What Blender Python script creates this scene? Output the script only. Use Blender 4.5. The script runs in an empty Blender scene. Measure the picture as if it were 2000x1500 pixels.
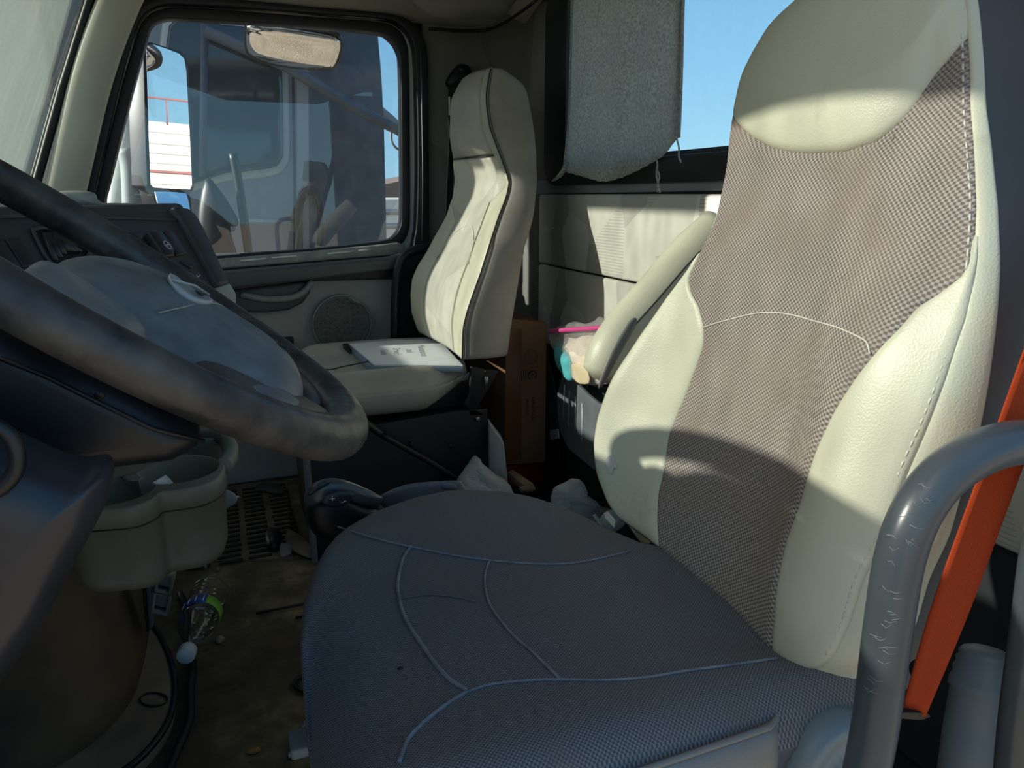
import bpy, math, random
import numpy as np
from mathutils import Vector, Matrix
random.seed(4)
sc = bpy.context.scene
col = sc.collection
# ---------------------------------------------------------------- camera, light, exposure
CAM = Vector((0, -.2, .92)); PSI = math.radians(22); TH = math.radians(14.8); FPX = 1400.
FW = Vector((math.sin(PSI)*math.cos(TH), math.cos(PSI)*math.cos(TH), -math.sin(TH)))
RT = Vector((math.cos(PSI), -math.sin(PSI), 0)); UPV = RT.cross(FW)
cd = bpy.data.cameras.new('camera'); cam = bpy.data.objects.new('camera', cd); col.objects.link(cam)
cd.sensor_width = 36; cd.lens = FPX/2000*36; cd.clip_start = .01; cd.clip_end = 2000
cam.matrix_world = Matrix.Translation(CAM) @ Matrix((RT, UPV, -FW)).transposed().to_4x4()
sc.camera = cam
SUN_EL, SUN_AZ = math.radians(23.6), math.radians(13)     # low sun straight ahead through the windshield
SUNV = Vector((-math.cos(SUN_EL)*math.cos(SUN_AZ), math.cos(SUN_EL)*math.sin(SUN_AZ), math.sin(SUN_EL)))
sl = bpy.data.lights.new('sun', 'SUN'); sl.energy = 13.5; sl.angle = math.radians(.9); sl.color = (1, .93, .80)
so = bpy.data.objects.new('sun', sl); col.objects.link(so); so.rotation_euler = SUNV.to_track_quat('Z', 'Y').to_euler()
so.location = (-6, 0, 6)
w = bpy.data.worlds.new('world'); sc.world = w; w.use_nodes = True
nt = w.node_tree; bg = nt.nodes['Background']
tc = nt.nodes.new('ShaderNodeTexCoord'); sx = nt.nodes.new('ShaderNodeSeparateXYZ'); cr_ = nt.nodes.new('ShaderNodeValToRGB')
nt.links.new(tc.outputs['Generated'], sx.inputs[0]); nt.links.new(sx.outputs['Z'], cr_.inputs[0]); 
dt = nt.nodes.new('ShaderNodeVectorMath'); dt.operation = 'DOT_PRODUCT'; nt.links.new(tc.outputs['Generated'], dt.inputs[0]); dt.inputs[1].default_value = SUNV
hz = nt.nodes.new('ShaderNodeMapRange'); hz.interpolation_type = 'SMOOTHSTEP'; nt.links.new(dt.outputs['Value'], hz.inputs[0]); hz.inputs[1].default_value = .35; hz.inputs[2].default_value = 1.0
mxw = nt.nodes.new('ShaderNodeMix'); mxw.data_type = 'RGBA'; nt.links.new(hz.outputs[0], mxw.inputs[0]); nt.links.new(cr_.outputs[0], mxw.inputs[6]); mxw.inputs[7].default_value = (1.8, 1.75, 1.65, 1)   # bright haze around the sun
nt.links.new(mxw.outputs[2], bg.inputs['Color'])
els = cr_.color_ramp.elements
els[0].position = 0; els[0].color = (.50, .86, 1.0, 1)
els[1].position = .9; els[1].color = (.09, .26, .58, 1)
e_ = els.new(.12); e_.color = (.34, .70, .98, 1)
e_ = els.new(.35); e_.color = (.18, .45, .78, 1)
bg.inputs['Strength'].default_value = 1.12
sc.view_settings.view_transform = 'Standard'; sc.view_settings.look = 'None'
sc.view_settings.exposure = -0.15; sc.view_settings.gamma = 1

# ---------------------------------------------------------------- helpers
def ray(px, py): return FW + RT*((px-1000)/FPX) - UPV*((py-750)/FPX)
def U(px, py, X=None, D=None, Z=None):
    d = ray(px, py)
    if X is not None: t = (X-CAM.x)/d.x
    elif D is not None: t = D/d.y                    # D = distance across the cab from the lens
    else: t = (Z-CAM.z)/d.z
    return CAM + d*t
def UPL(px, py, p0, n):
    d = ray(px, py); return CAM + d*((Vector(p0)-CAM).dot(n)/d.dot(n))
ORG = {}
def tag(o, label=None, cat=None, group=None, kind=None):
    if label: o['label'] = label
    if cat: o['category'] = cat
    if group: o['group'] = group
    if kind: o['kind'] = kind
    return o
def E(name, loc, label=None, cat=None, group=None, kind=None):
    o = bpy.data.objects.new(name, None); col.objects.link(o); o.location = loc; o.empty_display_size = .05
    ORG[o.name] = Vector(loc); return tag(o, label, cat, group, kind)
def M(name, vs, fs, mat, parent=None, sm=True, sub=0, bev=0, solid=0, uv=None, seg=3, soff=-1, weld=False, **tg):
    vs = [Vector(v) for v in vs]
    if parent is not None: org = ORG[parent.name]
    else:
        mn = Vector((min(v.x for v in vs), min(v.y for v in vs), min(v.z for v in vs))); mx = Vector((max(v.x for v in vs), max(v.y for v in vs), max(v.z for v in vs)))
        org = Vector(((mn.x+mx.x)/2, (mn.y+mx.y)/2, mn.z))
    me = bpy.data.meshes.new(name); me.from_pydata([tuple(v-org) for v in vs], [], fs)
    import bmesh
    bm = bmesh.new(); bm.from_mesh(me)
    if uv is not None:
        bm.verts.ensure_lookup_table(); L = bm.loops.layers.uv.new('UVMap')
        for f_ in bm.faces:
            for l_ in f_.loops: l_[L].uv = uv[l_.vert.index]
    if weld: bmesh.ops.remove_doubles(bm, verts=bm.verts, dist=1e-5)
    if uv is None or weld: bmesh.ops.recalc_face_normals(bm, faces=bm.faces)
    bm.to_mesh(me); bm.free()
    for p in me.polygons: p.use_smooth = sm
    if mat: me.materials.append(mat)
    o = bpy.data.objects.new(name, me); col.objects.link(o)
    if parent is not None: o.parent = parent
    else: o.location = org
    ORG[o.name] = org
    if solid: m_ = o.modifiers.new('s', 'SOLIDIFY'); m_.thickness = solid; m_.offset = soff
    if bev: m_ = o.modifiers.new('b', 'BEVEL'); m_.width = bev; m_.segments = seg; m_.limit_method = 'ANGLE'; m_.angle_limit = .6; m_.harden_normals = False
    if sub: m_ = o.modifiers.new('u', 'SUBSURF'); m_.levels = m_.render_levels = sub
    return tag(o, **tg)
def cr(pts, n=8, closed=False):
    P = [Vector(p) for p in pts]; out = []; N = len(P)
    for i in range(N if closed else N-1):
        p0 = P[(i-1) % N] if closed or i > 0 else P[0]*2-P[1]
        p1 = P[i]; p2 = P[(i+1) % N]
        p3 = P[(i+2) % N] if closed or i+2 < N else P[-1]*2-P[-2]
        for k in range(n):
            t = k/n
            out.append(.5*((2*p1)+(p2-p0)*t+(2*p0-5*p1+4*p2-p3)*t*t+(3*p1-p0-3*p2+p3)*t**3))
    if not closed: out.append(P[-1])
    return out
def ringfaces(nr, n, closed=True, caps=True):
    fs = []
    for i in range(nr-1):
        for j in range(n if closed else n-1):
            k = (j+1) % n; fs.append((i*n+j, i*n+k, (i+1)*n+k, (i+1)*n+j))
    if caps: fs.append(tuple(range(n))[::-1]); fs.append(tuple(range((nr-1)*n, nr*n)))
    return fs
def loft(name, rings, mat, parent=None, closed=True, caps=True, **k):
    n = len(rings[0]); return M(name, [v for r in rings for v in r], ringfaces(len(rings), n, closed, caps), mat, parent, **k)
def tube_vf(pts, r, ns=10, closed=False, flat=1., up=None):
    P = [Vector(p) for p in pts]; N = len(P); rings = []; prev = None
    rr = r if hasattr(r, '__len__') else [r]*N
    for i in range(N):
        if closed: t = (P[(i+1) % N]-P[i-1])
        else: t = P[min(i+1, N-1)]-P[max(i-1, 0)]
        t.normalize()
        if prev is None: a = (Vector(up) if up else (Vector((0, 0, 1)) if abs(t.z) < .9 else Vector((1, 0, 0))))
        else: a = Vector(up) if up else prev
        a = (a-t*a.dot(t)).normalized(); prev = a; b = t.cross(a)
        rings.append([P[i]+a*(rr[i]*flat*math.cos(q*2*math.pi/ns))+b*(rr[i]*math.sin(q*2*math.pi/ns)) for q in range(ns)])
    vs = [v for g in rings for v in g]; fs = ringfaces(N, ns, True, not closed)
    if closed:
        for j in range(ns): k = (j+1) % ns; fs.append(((N-1)*ns+j, (N-1)*ns+k, k, j))
    return vs, fs
def tube(name, pts, r, mat, parent=None, ns=10, closed=False, flat=1., up=None, **k):
    vs, fs = tube_vf(pts, r, ns, closed, flat, up); return M(name, vs, fs, mat, parent, **k)
def join(parts):
    vs, fs = [], []
    for v, f in parts:
        o = len(vs); vs += list(v); fs += [tuple(i+o for i in q) for q in f]
    return vs, fs
def prism_vf(outline, vec):
    n = len(outline); o = [Vector(p) for p in outline]; vec = Vector(vec)
    vs = o+[p+vec for p in o]; fs = [tuple(range(n))[::-1], tuple(range(n, 2*n))]+[(i, (i+1) % n, n+(i+1) % n, n+i) for i in range(n)]
    return vs, fs
def prism(name, outline, vec, mat, parent=None, sm=False, bev=0, **k):
    vs, fs = prism_vf(outline, vec); return M(name, vs, fs, mat, parent, sm=sm or bool(bev), bev=bev, **k)
def box_vf(c, s, R=None):
    c = Vector(c); vs = []
    for x in (-.5, .5):
        for y in (-.5, .5):
            for z in (-.5, .5):
                v = Vector((x*s[0], y*s[1], z*s[2])); vs.append(c+(R@v if R else v))
    return vs, [(0, 1, 3, 2), (4, 6, 7, 5), (0, 4, 5, 1), (2, 3, 7, 6), (0, 2, 6, 4), (1, 5, 7, 3)]
def box(name, c, s, mat, parent=None, R=None, bev=.003, **k):
    vs, fs = box_vf(c, s, R); return M(name, vs, fs, mat, parent, bev=bev, sm=bool(bev), **k)
def frame_ring(name, inner, outer, vec, mat, parent=None, **k):
    n = len(inner); vec = Vector(vec); I = [Vector(p) for p in inner]; O = [Vector(p) for p in outer]
    vs = I+O+[p+vec for p in I]+[p+vec for p in O]; fs = []
    for i in range(n):
        j = (i+1) % n
        fs += [(i, j, n+j, n+i), (2*n+i, 3*n+i, 3*n+j, 2*n+j), (i, 2*n+i, 2*n+j, j), (n+i, n+j, 3*n+j, 3*n+i)]
    return M(name, vs, fs, mat, parent, **k)
def pillow(name, outline, nrm, tf, tb, mat, parent=None, rings=6, p=1., noise=0, smooth=3, **k):
    o = cr(outline, smooth, True) if smooth else [Vector(q) for q in outline]
    n = len(o); c = sum(o, Vector())/n; nrm = Vector(nrm).normalized(); R = []
    seq = [(-(math.pi/2)*(1-i/rings)*.96) for i in range(rings)]+[(math.pi/2)*(i/rings)*.96 for i in range(rings+1)]
    for q in seq:
        f = math.cos(q)**p; h = math.sin(q)*(tf if q > 0 else tb)
        R.append([c+(v-c)*f+nrm*(h+(random.uniform(-noise, noise) if noise else 0)) for v in o])
    return loft(name, R, mat, parent, **k)
def smoothcurve(zs, vs, n=161, it=10):
    z = np.array(zs, float); v = np.array(vs, float); i = np.argsort(z); z, v = z[i], v[i]
    zz = np.linspace(z[0], z[-1], n); vv = np.interp(zz, z, v)
    for _ in range(it):
        q = vv.copy(); q[1:-1] = (vv[:-2]+vv[1:-1]*2+vv[2:])/4; vv = q
    return lambda x: float(np.interp(x, zz, vv))
def onsurf(px, py, Xf, x0=.45):
    X = x0
    for _ in range(60):
        P = U(px, py, X=X); X += .5*(Xf(P.y, P.z)-X)
    return U(px, py, X=X)
def text(name, body, loc, ex, ey, size, mat, parent, thick=.0004, align='CENTER'):
    cu = bpy.data.curves.new(name+'_t', 'FONT'); cu.body = body; cu.size = size; cu.extrude = thick; cu.align_x = align; cu.align_y = 'CENTER'; cu.materials.append(mat)
    t0 = bpy.data.objects.new('t_', cu); col.objects.link(t0); bpy.context.view_layer.update()
    me = bpy.data.meshes.new_from_object(t0.evaluated_get(bpy.context.evaluated_depsgraph_get())); bpy.data.objects.remove(t0)
    if not me.materials: me.materials.append(mat)
    o = bpy.data.objects.new(name, me); col.objects.link(o)
    ex = Vector(ex).normalized(); ey = Vector(ey); ey = (ey-ex*ey.dot(ex)).normalized(); ez = ex.cross(ey)
    R = Matrix((ex, ey, ez)).transposed().to_4x4(); o.parent = parent
    o.matrix_local = Matrix.Translation(Vector(loc)-ORG[parent.name]) @ R; return o

# ---------------------------------------------------------------- materials
def lin(h):
    h = h.lstrip('#'); r = [int(h[i:i+2], 16)/255 for i in (0, 2, 4)]
    return tuple((c/12.92 if c <= .04045 else ((c+.055)/1.055)**2.4) for c in r)+(1,)
class NT:
    def __init__(s, name):
        s.m = bpy.data.materials.new(name); s.m.use_nodes = True; s.t = s.m.node_tree; s.b = s.t.nodes['Principled BSDF']; s.o = s.t.nodes['Material Output']
    def n(s, ty, **k):
        x = s.t.nodes.new(ty)
        for a, v in k.items(): setattr(x, a, v)
        return x
    def l(s, a, b): s.t.links.new(a, b)
    def mix(s, fac, a, b, mode='MIX'):
        x = s.n('ShaderNodeMix', data_type='RGBA', blend_type=mode)
        for v, i in ((fac, 0), (a, 6), (b, 7)):
            if hasattr(v, 'links'): s.l(v, x.inputs[i])
            else: x.inputs[i].default_value = v
        return x.outputs[2]
    def math(s, op, a, b=0., clamp=False):
        x = s.n('ShaderNodeMath', operation=op, use_clamp=clamp)
        for v, i in ((a, 0), (b, 1)):
            if hasattr(v, 'links'): s.l(v, x.inputs[i])
            else: x.inputs[i].default_value = v
        return x.outputs[0]
    def co(s, what='Object', scale=(1, 1, 1), rot=(0, 0, 0)):
        t = s.n('ShaderNodeTexCoord'); mp = s.n('ShaderNodeMapping'); s.l(t.outputs[what], mp.inputs[0]); mp.inputs['Scale'].default_value = scale; mp.inputs['Rotation'].default_value = rot
        return mp.outputs[0]
    def noise(s, vec, scale, det=4, rough=.55, out='Fac'):
        x = s.n('ShaderNodeTexNoise'); s.l(vec, x.inputs[0]); x.inputs['Scale'].default_value = scale; x.inputs['Detail'].default_value = det; x.inputs['Roughness'].default_value = rough
        return x.outputs[out]
    def ramp(s, fac, stops, interp='LINEAR'):
        x = s.n('ShaderNodeValToRGB'); s.l(fac, x.inputs[0]); e = x.color_ramp.elements; x.color_ramp.interpolation = interp
        e[0].position, e[0].color = stops[0]; e[1].position, e[1].color = stops[-1]
        for p, c in stops[1:-1]: q = e.new(p); q.color = c
        return x.outputs[0]
    def bump(s, h, strength=.3, dist=.002):
        x = s.n('ShaderNodeBump'); s.l(h, x.inputs['Height']); x.inputs['Strength'].default_value = strength; x.inputs['Distance'].default_value = dist; s.l(x.outputs[0], s.b.inputs['Normal'])
    def set(s, base=None, rough=None, metal=0, spec=.5):
        if base is not None:
            if hasattr(base, 'links'): s.l(base, s.b.inputs['Base Color'])
            else: s.b.inputs['Base Color'].default_value = base
        if rough is not None:
            if hasattr(rough, 'links'): s.l(rough, s.b.inputs['Roughness'])
            else: s.b.inputs['Roughness'].default_value = rough
        s.b.inputs['Metallic'].default_value = metal; s.b.inputs['Specular IOR Level'].default_value = spec
        return s.m
def PM(name, c1, c2=None, rough=.6, metal=0, nscale=6, lo=.35, hi=.65, bscale=0, bstr=.2, bdist=.001, spec=.5, r2=None):
    t = NT(name); v = t.co()
    if c2:
        nf = t.noise(v, nscale); base = t.ramp(nf, [(lo, lin(c1)), (hi, lin(c2))])
    else: base = lin(c1)
    if r2 is not None:
        rn = t.noise(v, nscale*2.3); rr = t.n('ShaderNodeMapRange'); t.l(rn, rr.inputs[0]); rr.inputs[1].default_value = .35; rr.inputs[2].default_value = .65; rr.inputs[3].default_value = rough; rr.inputs[4].default_value = r2; rough = rr.outputs[0]
    if bscale: t.bump(t.noise(v, bscale, 2), bstr, bdist)
    return t.set(base, rough, metal, spec)
def leather(name, c1, c2, dirt='#8d8a78'):
    t = NT(name); v = t.co(); vo = t.n('ShaderNodeTexVoronoi'); t.l(v, vo.inputs[0]); vo.inputs['Scale'].default_value = 650
    base = t.ramp(t.noise(v, 5), [(.35, lin(c1)), (.65, lin(c2))]); d = t.ramp(t.noise(v, 14, 6, .7), [(.60, (0, 0, 0, 1)), (.82, (.5, .5, .5, 1))])
    base = t.mix(d, base, lin(dirt)); t.bump(vo.outputs['Distance'], .25, .0006); return t.set(base, .42, 0, .5)
def weave(name, c1, c2, pu, pv, tint=None, uv='UV', bstr=.6):
    t = NT(name); c = t.co(uv); s = t.n('ShaderNodeSeparateXYZ'); t.l(c, s.inputs[0])
    dn = t.n('ShaderNodeTexNoise'); t.l(c, dn.inputs[0]); dn.inputs['Scale'].default_value = 60
    wob = t.math('MULTIPLY', t.math('SUBTRACT', dn.outputs['Fac'], .5), .9)
    a = t.math('SINE', t.math('ADD', t.math('MULTIPLY', s.outputs[0], 2*math.pi/pu), wob)); b = t.math('SINE', t.math('ADD', t.math('MULTIPLY', s.outputs[1], 2*math.pi/pv), wob))
    f = t.math('ADD', t.math('MULTIPLY', t.math('MULTIPLY', a, b), .5), .5)
    fn = t.noise(c, 900, 2); f2 = t.math('ADD', f, t.math('MULTIPLY', t.math('SUBTRACT', fn, .5), .5), True)
    base = t.ramp(f2, [(.3, lin(c1)), (.72, lin(c2))])
    if tint: base = t.mix(t.ramp(t.noise(c, 14, 3), [(.45, (0, 0, 0, 1)), (.75, (.6, .6, .6, 1))]), base, lin(tint))
    t.bump(f2, bstr, .0012); return t.set(base, .95, 0, .15)
def glassy(name, tint=(1, 1, 1, 1), refl=.03, dust=.05, dustcol='#aeb6b4', haze_noise=True, dhi=None, vec_scale=(1, 1, 1)):
    t = NT(name); v = t.co(scale=vec_scale)
    tr = t.n('ShaderNodeBsdfTransparent'); tr.inputs[0].default_value = tint
    gl = t.n('ShaderNodeBsdfGlossy'); gl.inputs['Roughness'].default_value = .0; gl.inputs[0].default_value = (1, 1, 1, 1)
    fr = t.n('ShaderNodeLayerWeight'); fr.inputs[0].default_value = .5
    m1 = t.n('ShaderNodeMixShader'); t.l(t.math('ADD', t.math('MULTIPLY', t.math('POWER', fr.outputs['Facing'], 5.), .9), refl, True), m1.inputs[0]); t.l(tr.outputs[0], m1.inputs[1]); t.l(gl.outputs[0], m1.inputs[2])
    df = t.n('ShaderNodeBsdfDiffuse'); df.inputs[0].default_value = lin(dustcol); tl = t.n('ShaderNodeBsdfTranslucent'); tl.inputs[0].default_value = lin(dustcol)
    m0 = t.n('ShaderNodeMixShader'); m0.inputs[0].default_value = .5; t.l(df.outputs[0], m0.inputs[1]); t.l(tl.outputs[0], m0.inputs[2])
    m2 = t.n('ShaderNodeMixShader'); nf = t.noise(v, 30, 8, .7)
    mr = t.n('ShaderNodeMapRange'); t.l(nf, mr.inputs[0]); mr.inputs[1].default_value = .4; mr.inputs[2].default_value = .75; mr.inputs[3].default_value = dust; mr.inputs[4].default_value = dhi if dhi is not None else dust*2
    t.l(mr.outputs[0], m2.inputs[0]); t.l(m1.outputs[0], m2.inputs[1]); t.l(m0.outputs[0], m2.inputs[2]); t.l(m2.outputs[0], t.o.inputs[0]); return t.m
def patchwork(name, cs, scale, stripe='#b5b7a8'):
    t = NT(name); v = t.co(scale=scale); vo = t.n('ShaderNodeTexVoronoi', distance='EUCLIDEAN'); t.l(v, vo.inputs[0]); vo.inputs['Scale'].default_value = 1; vo.inputs['Randomness'].default_value = 1
    sp = t.n('ShaderNodeSeparateColor'); t.l(vo.outputs['Color'], sp.inputs[0])
    base = t.ramp(sp.outputs[0], [(0, lin(cs[0])), (.3, lin(cs[1])), (.6, lin(cs[2])), (.8, lin(cs[0]))], 'CONSTANT')
    o = t.co(); s = t.n('ShaderNodeSeparateXYZ'); t.l(o, s.inputs[0])
    st = t.math('GREATER_THAN', t.math('SINE', t.math('MULTIPLY', s.outputs[2], 2*math.pi/.0075)), .35); cell = t.math('GREATER_THAN', sp.outputs[1], .72)
    base = t.mix(t.math('MULTIPLY', t.math('MULTIPLY', st, cell), .55), base, lin(stripe))
    base = t.mix(t.ramp(t.noise(o, 9, 5), [(.5, (0, 0, 0, 1)), (.8, (.12, .12, .12, 1))]), base, lin('#8d8b80'))
    t.bump(t.noise(o, 700, 2), .25, .0008); return t.set(base, .92, 0, .2)

m_leather = leather('cream_leatherette', '#c9c9b3', '#d1d1bb')
m_leather_g = leather('grey_leatherette', '#7b7a77', '#84837f', '#6d6c68')
m_fab_back = weave('seatback_weave', '#6e6664', '#b2a9a1', .0046, .0038, '#8f7f72')
m_fab_cush = weave('cushion_weave', '#54565a', '#818385', .0033, .0027, '#6f6862', uv='UV', bstr=.5)
m_stitch = PM('stitch_thread', '#d8d6c8', rough=.8)
m_stitch_d = PM('worn_seam', '#8e9197', '#74777d', nscale=60, rough=.9, bscale=400, bstr=.6)
m_pseat = patchwork('passenger_fabric', ['#cbcabd', '#bfbeb3', '#d4d3c7'], (3, 9, 5), '#c4c3b8')
m_pvinyl = PM('worn_beige_vinyl', '#b0afa8', '#9b9a94', nscale=7, rough=.55, bscale=300, bstr=.15)
m_pseat_side = PM('passenger_side_cloth', '#a8a49b', '#8d8981', nscale=6, rough=.8, bscale=500, bstr=.2)
m_seam_dark = PM('dark_seam', '#3a3a38', rough=.8)
m_wallfab = patchwork('rear_panel_fabric', ['#cfcfc4', '#b9b9b1', '#dedfd6'], (5, 9, 5.5), '#a9aaa2')
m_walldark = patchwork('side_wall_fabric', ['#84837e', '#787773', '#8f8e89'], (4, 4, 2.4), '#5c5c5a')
m_carpet_wall = PM('dark_wall_carpet', '#2b2e33', '#25282d', nscale=9, rough=.95, bscale=500)
m_head = PM('headliner', '#96948a', '#8a887e', nscale=4, rough=.9, bscale=600, bstr=.15)
m_console = PM('overhead_console', '#6d6c62', '#646359', nscale=5, rough=.7)
m_pillar = PM('pillar_trim', '#c2c2b6', '#b4b4a8', nscale=5, rough=.5, bscale=600, bstr=.15)
m_rub = PM('black_rubber', '#0e1116', '#171b20', nscale=10, rough=.45)
m_door = PM('door_panel_grey', '#b3b1ad', '#a5a39f', nscale=5, rough=.75, bscale=700, bstr=.3)
m_doordark = PM('door_dark_plastic', '#4a5154', '#545b5d', nscale=6, rough=.45, bscale=500, bstr=.2)
m_sill = PM('sill_grey_plastic', '#858b86', '#9ba19b', nscale=30, rough=.4)
m_white = PM('painted_white_metal', '#e6eae8', rough=.35)
m_dash = PM('dash_plastic', '#3d3e42', '#47484c', nscale=8, rough=.55, bscale=700, bstr=.25)
m_dash2 = PM('switch_plastic', '#2c2e33', '#34363b', nscale=20, rough=.4)
m_icon = PM('switch_icon_print', '#d8dcdc', rough=.6)
m_rim = PM('worn_wheel_leather', '#292b2f', '#5d5953', nscale=26, lo=.36, hi=.74, rough=.5, r2=.34, bscale=240, bstr=.3)
m_hub = PM('airbag_plastic', '#565c63', '#777d82', nscale=22, rough=.42, bscale=900, bstr=.2, r2=.5)
m_hubd = PM('spoke_plastic', '#403d3e', '#524c48', nscale=18, rough=.4)
m_emb = PM('emblem_silver', '#a8afb3', rough=.3)
m_shroud = PM('column_shroud', '#0e1218', '#1b2027', nscale=7, rough=.42)
m_knee = PM('glossy_dark_plastic', '#24272e', '#38383d', nscale=4, rough=.3, r2=.42)
m_cup = PM('grey_beige_plastic', '#7c7e74', '#6e7066', nscale=9, rough=.5, bscale=500, bstr=.1)
m_cup2 = PM('stained_plastic', '#8a8b80', '#4d453c', nscale=22, lo=.42, hi=.62, rough=.6)
m_engine = PM('dirty_carpet_cover', '#38322c', '#6f5c46', nscale=5, lo=.3, hi=.75, rough=.95, bscale=400, bstr=.5)
m_engine2 = PM('dusty_rubber', '#5a544c', '#877866', nscale=6, rough=.8, bscale=300, bstr=.3)
def floor_mat():
    t = NT('dirty_floor_mat'); v = t.co(); n1 = t.noise(v, 3.2, 8, .65); n2 = t.noise(v, 28, 6, .7)
    n3 = t.noise(v, 9, 6, .6); base = t.ramp(n1, [(.34, lin('#2c2b28')), (.48, lin('#5d5647')), (.62, lin('#9a8d70'))]); base = t.mix(t.ramp(n3, [(.42, (0, 0, 0, 1)), (.62, (.8, .8, .8, 1))]), base, lin('#3a342b')); base = t.mix(t.math('MULTIPLY', n2, .35), base, lin('#6d5f4a'))
    t.bump(t.noise(v, 260, 4), .6, .002); return t.set(base, .9, 0, .3)
m_floor = floor_mat()
m_matrib = PM('rubber_ribs', '#2c2824', '#1c1a18', nscale=7, rough=.8, bscale=200, bstr=.4)
m_metalblk = PM('black_steel', '#0b1016', '#141a20', nscale=14, rough=.5, bscale=60, bstr=.15)
m_steel = PM('bare_steel', '#9a9c98', rough=.35, metal=.9)
m_bar = PM('grey_handle', '#4c5359', '#444b51', nscale=9, rough=.28, bscale=60, bstr=.08)
m_belt = weave('orange_webbing', '#8e2c12', '#c2502a', .0016, .0016, uv='UV', bstr=.3)
m_beltk = PM('black_webbing', '#16181c', rough=.7, bscale=900)
m_scuff = PM('scuff_marks', '#868c8c', rough=.6)
def cardboard():
    t = NT('cardboard'); v = t.co(); base = t.ramp(t.noise(v, 4, 5), [(.3, lin('#7a5a43')), (.7, lin('#88684f'))]); wv = t.n('ShaderNodeTexWave'); t.l(v, wv.inputs[0]); wv.inputs['Scale'].default_value = 60
    t.bump(wv.outputs['Fac'], .08, .001); return t.set(base, .85, 0, .2)
m_card = cardboard(); m_ink = PM('black_print', '#0d0a08', rough=.8); m_tape = PM('packing_tape', '#6e4529', rough=.25)
m_red = PM('red_paint', '#7a1420', '#6a1019', nscale=8, rough=.4)
m_bin = PM('grey_bin_plastic', '#6c747c', '#616970', nscale=8, rough=.5)
m_paper = PM('white_paper', '#dfe6ea', rough=.7); m_bluebind = PM('blue_grey_cover', '#7d93a8', '#6e8498', nscale=8, rough=.5)
m_print = PM('grey_print', '#8b9aa2', rough=.8)
m_pink = PM('pink_zip_strip', '#e0559a', rough=.4); m_cyan = PM('turquoise_cloth', '#5cc0c8', '#49aeb8', nscale=14, rough=.8)
m_tissue = PM('crumpled_tissue', '#efe6db', '#dccdb8', nscale=12, rough=.9)
def bagmat(name, c, a=.55, rough=.3):
    t = NT(name); pb = t.b; pb.inputs['Base Color'].default_value = lin(c); pb.inputs['Roughness'].default_value = rough
    tr = t.n('ShaderNodeBsdfTransparent'); tl = t.n('ShaderNodeBsdfTranslucent'); tl.inputs[0].default_value = lin(c); m0 = t.n('ShaderNodeMixShader'); m0.inputs[0].default_value = .3; t.l(pb.outputs[0], m0.inputs[1]); t.l(tl.outputs[0], m0.inputs[2])
    m1 = t.n('ShaderNodeMixShader'); m1.inputs[0].default_value = a; t.l(tr.outputs[0], m1.inputs[1]); t.l(m0.outputs[0], m1.inputs[2]); t.l(m1.outputs[0], t.o.inputs[0])
    t.bump(t.noise(t.co(), 42, 5, .7), 1., .014); return t.m
m_bag = bagmat('thin_white_plastic', '#dde6ea', .93, .35); m_clear = bagmat('clear_bag_film', '#e6e2e2', .38, .12)
m_wplas = PM('white_plastic_tub', '#c3c8cb', '#a9aeb2', nscale=10, rough=.4)
m_tan = PM('tan_paper', '#8d7c62', '#77674f', nscale=12, rough=.8)
def bottle_mat():
    t = NT('clear_bottle_plastic'); tr = t.n('ShaderNodeBsdfTransparent'); tr.inputs[0].default_value = (.93, .95, .96, 1); gl = t.n('ShaderNodeBsdfGlossy'); gl.inputs['Roughness'].default_value = .08
    lw = t.n('ShaderNodeLayerWeight'); lw.inputs[0].default_value = .45; m = t.n('ShaderNodeMixShader'); t.l(t.math('ADD', t.math('MULTIPLY', t.math('POWER', lw.outputs['Facing'], 2.5), .8), .06, True), m.inputs[0]); t.l(tr.outputs[0], m.inputs[1]); t.l(gl.outputs[0], m.inputs[2]); t.l(m.outputs[0], t.o.inputs[0]); return t.m
m_bottle = bottle_mat(); m_cap = PM('white_cap', '#d3dae2', rough=.4); m_lblb = PM('blue_label', '#2456b0', rough=.5); m_lblg = PM('green_label', '#7fc24a', rough=.5)
m_cloth = None
def cloth_mat():
    t = NT('grey_felt_cloth'); v = t.co(); n1 = t.noise(v, 170, 3, .6); n2 = t.noise(v, 12, 3)
    base = t.ramp(n1, [(.35, lin('#b4b8ae')), (.65, lin('#eaede6'))]); base = t.mix(t.math('MULTIPLY', n2, .35), base, lin('#9aa0a6'))
    t.bump(n1, .8, .002); t.set(base, .95, 0, .1)
    tl = t.n('ShaderNodeBsdfTranslucent'); t.l(base, tl.inputs[0]); m = t.n('ShaderNodeMixShader'); m.inputs[0].default_value = .6; t.l(t.b.outputs[0], m.inputs[1]); t.l(tl.outputs[0], m.inputs[2]); t.l(m.outputs[0], t.o.inputs[0]); return t.m
m_cloth = cloth_mat()
m_glass = glassy('door_glass', (.86, .90, .93, 1), .05, .03, '#9fa8ac', dhi=.08)
m_glassr = glassy('rear_glass', (.97, .99, 1, 1), .015, .02)
m_shield = glassy('dusty_windshield', (.90, .93, .92, 1), .02, .38, '#7d8884', dhi=.52, vec_scale=(1, 1, .3))
m_mirror = NT('mirror_glass').set((.93, .95, .96, 1), .01, 1)
m_winblk = PM('window_dark_trim', '#1b2127', '#232a30', nscale=8, rough=.4)
m_nb = PM('neighbour_grey_paint', '#80878c', '#787f85', nscale=2, rough=.5)
m_nbd = PM('neighbour_dark_panel', '#3f4a56', '#4a5560', nscale=3, rough=.6)
m_nbglass = NT('neighbour_window').set(lin('#2a363c'), .06, 0, .8)
m_seafoam = PM('pale_cab_paint', '#a2a9a6', rough=.5)
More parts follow.
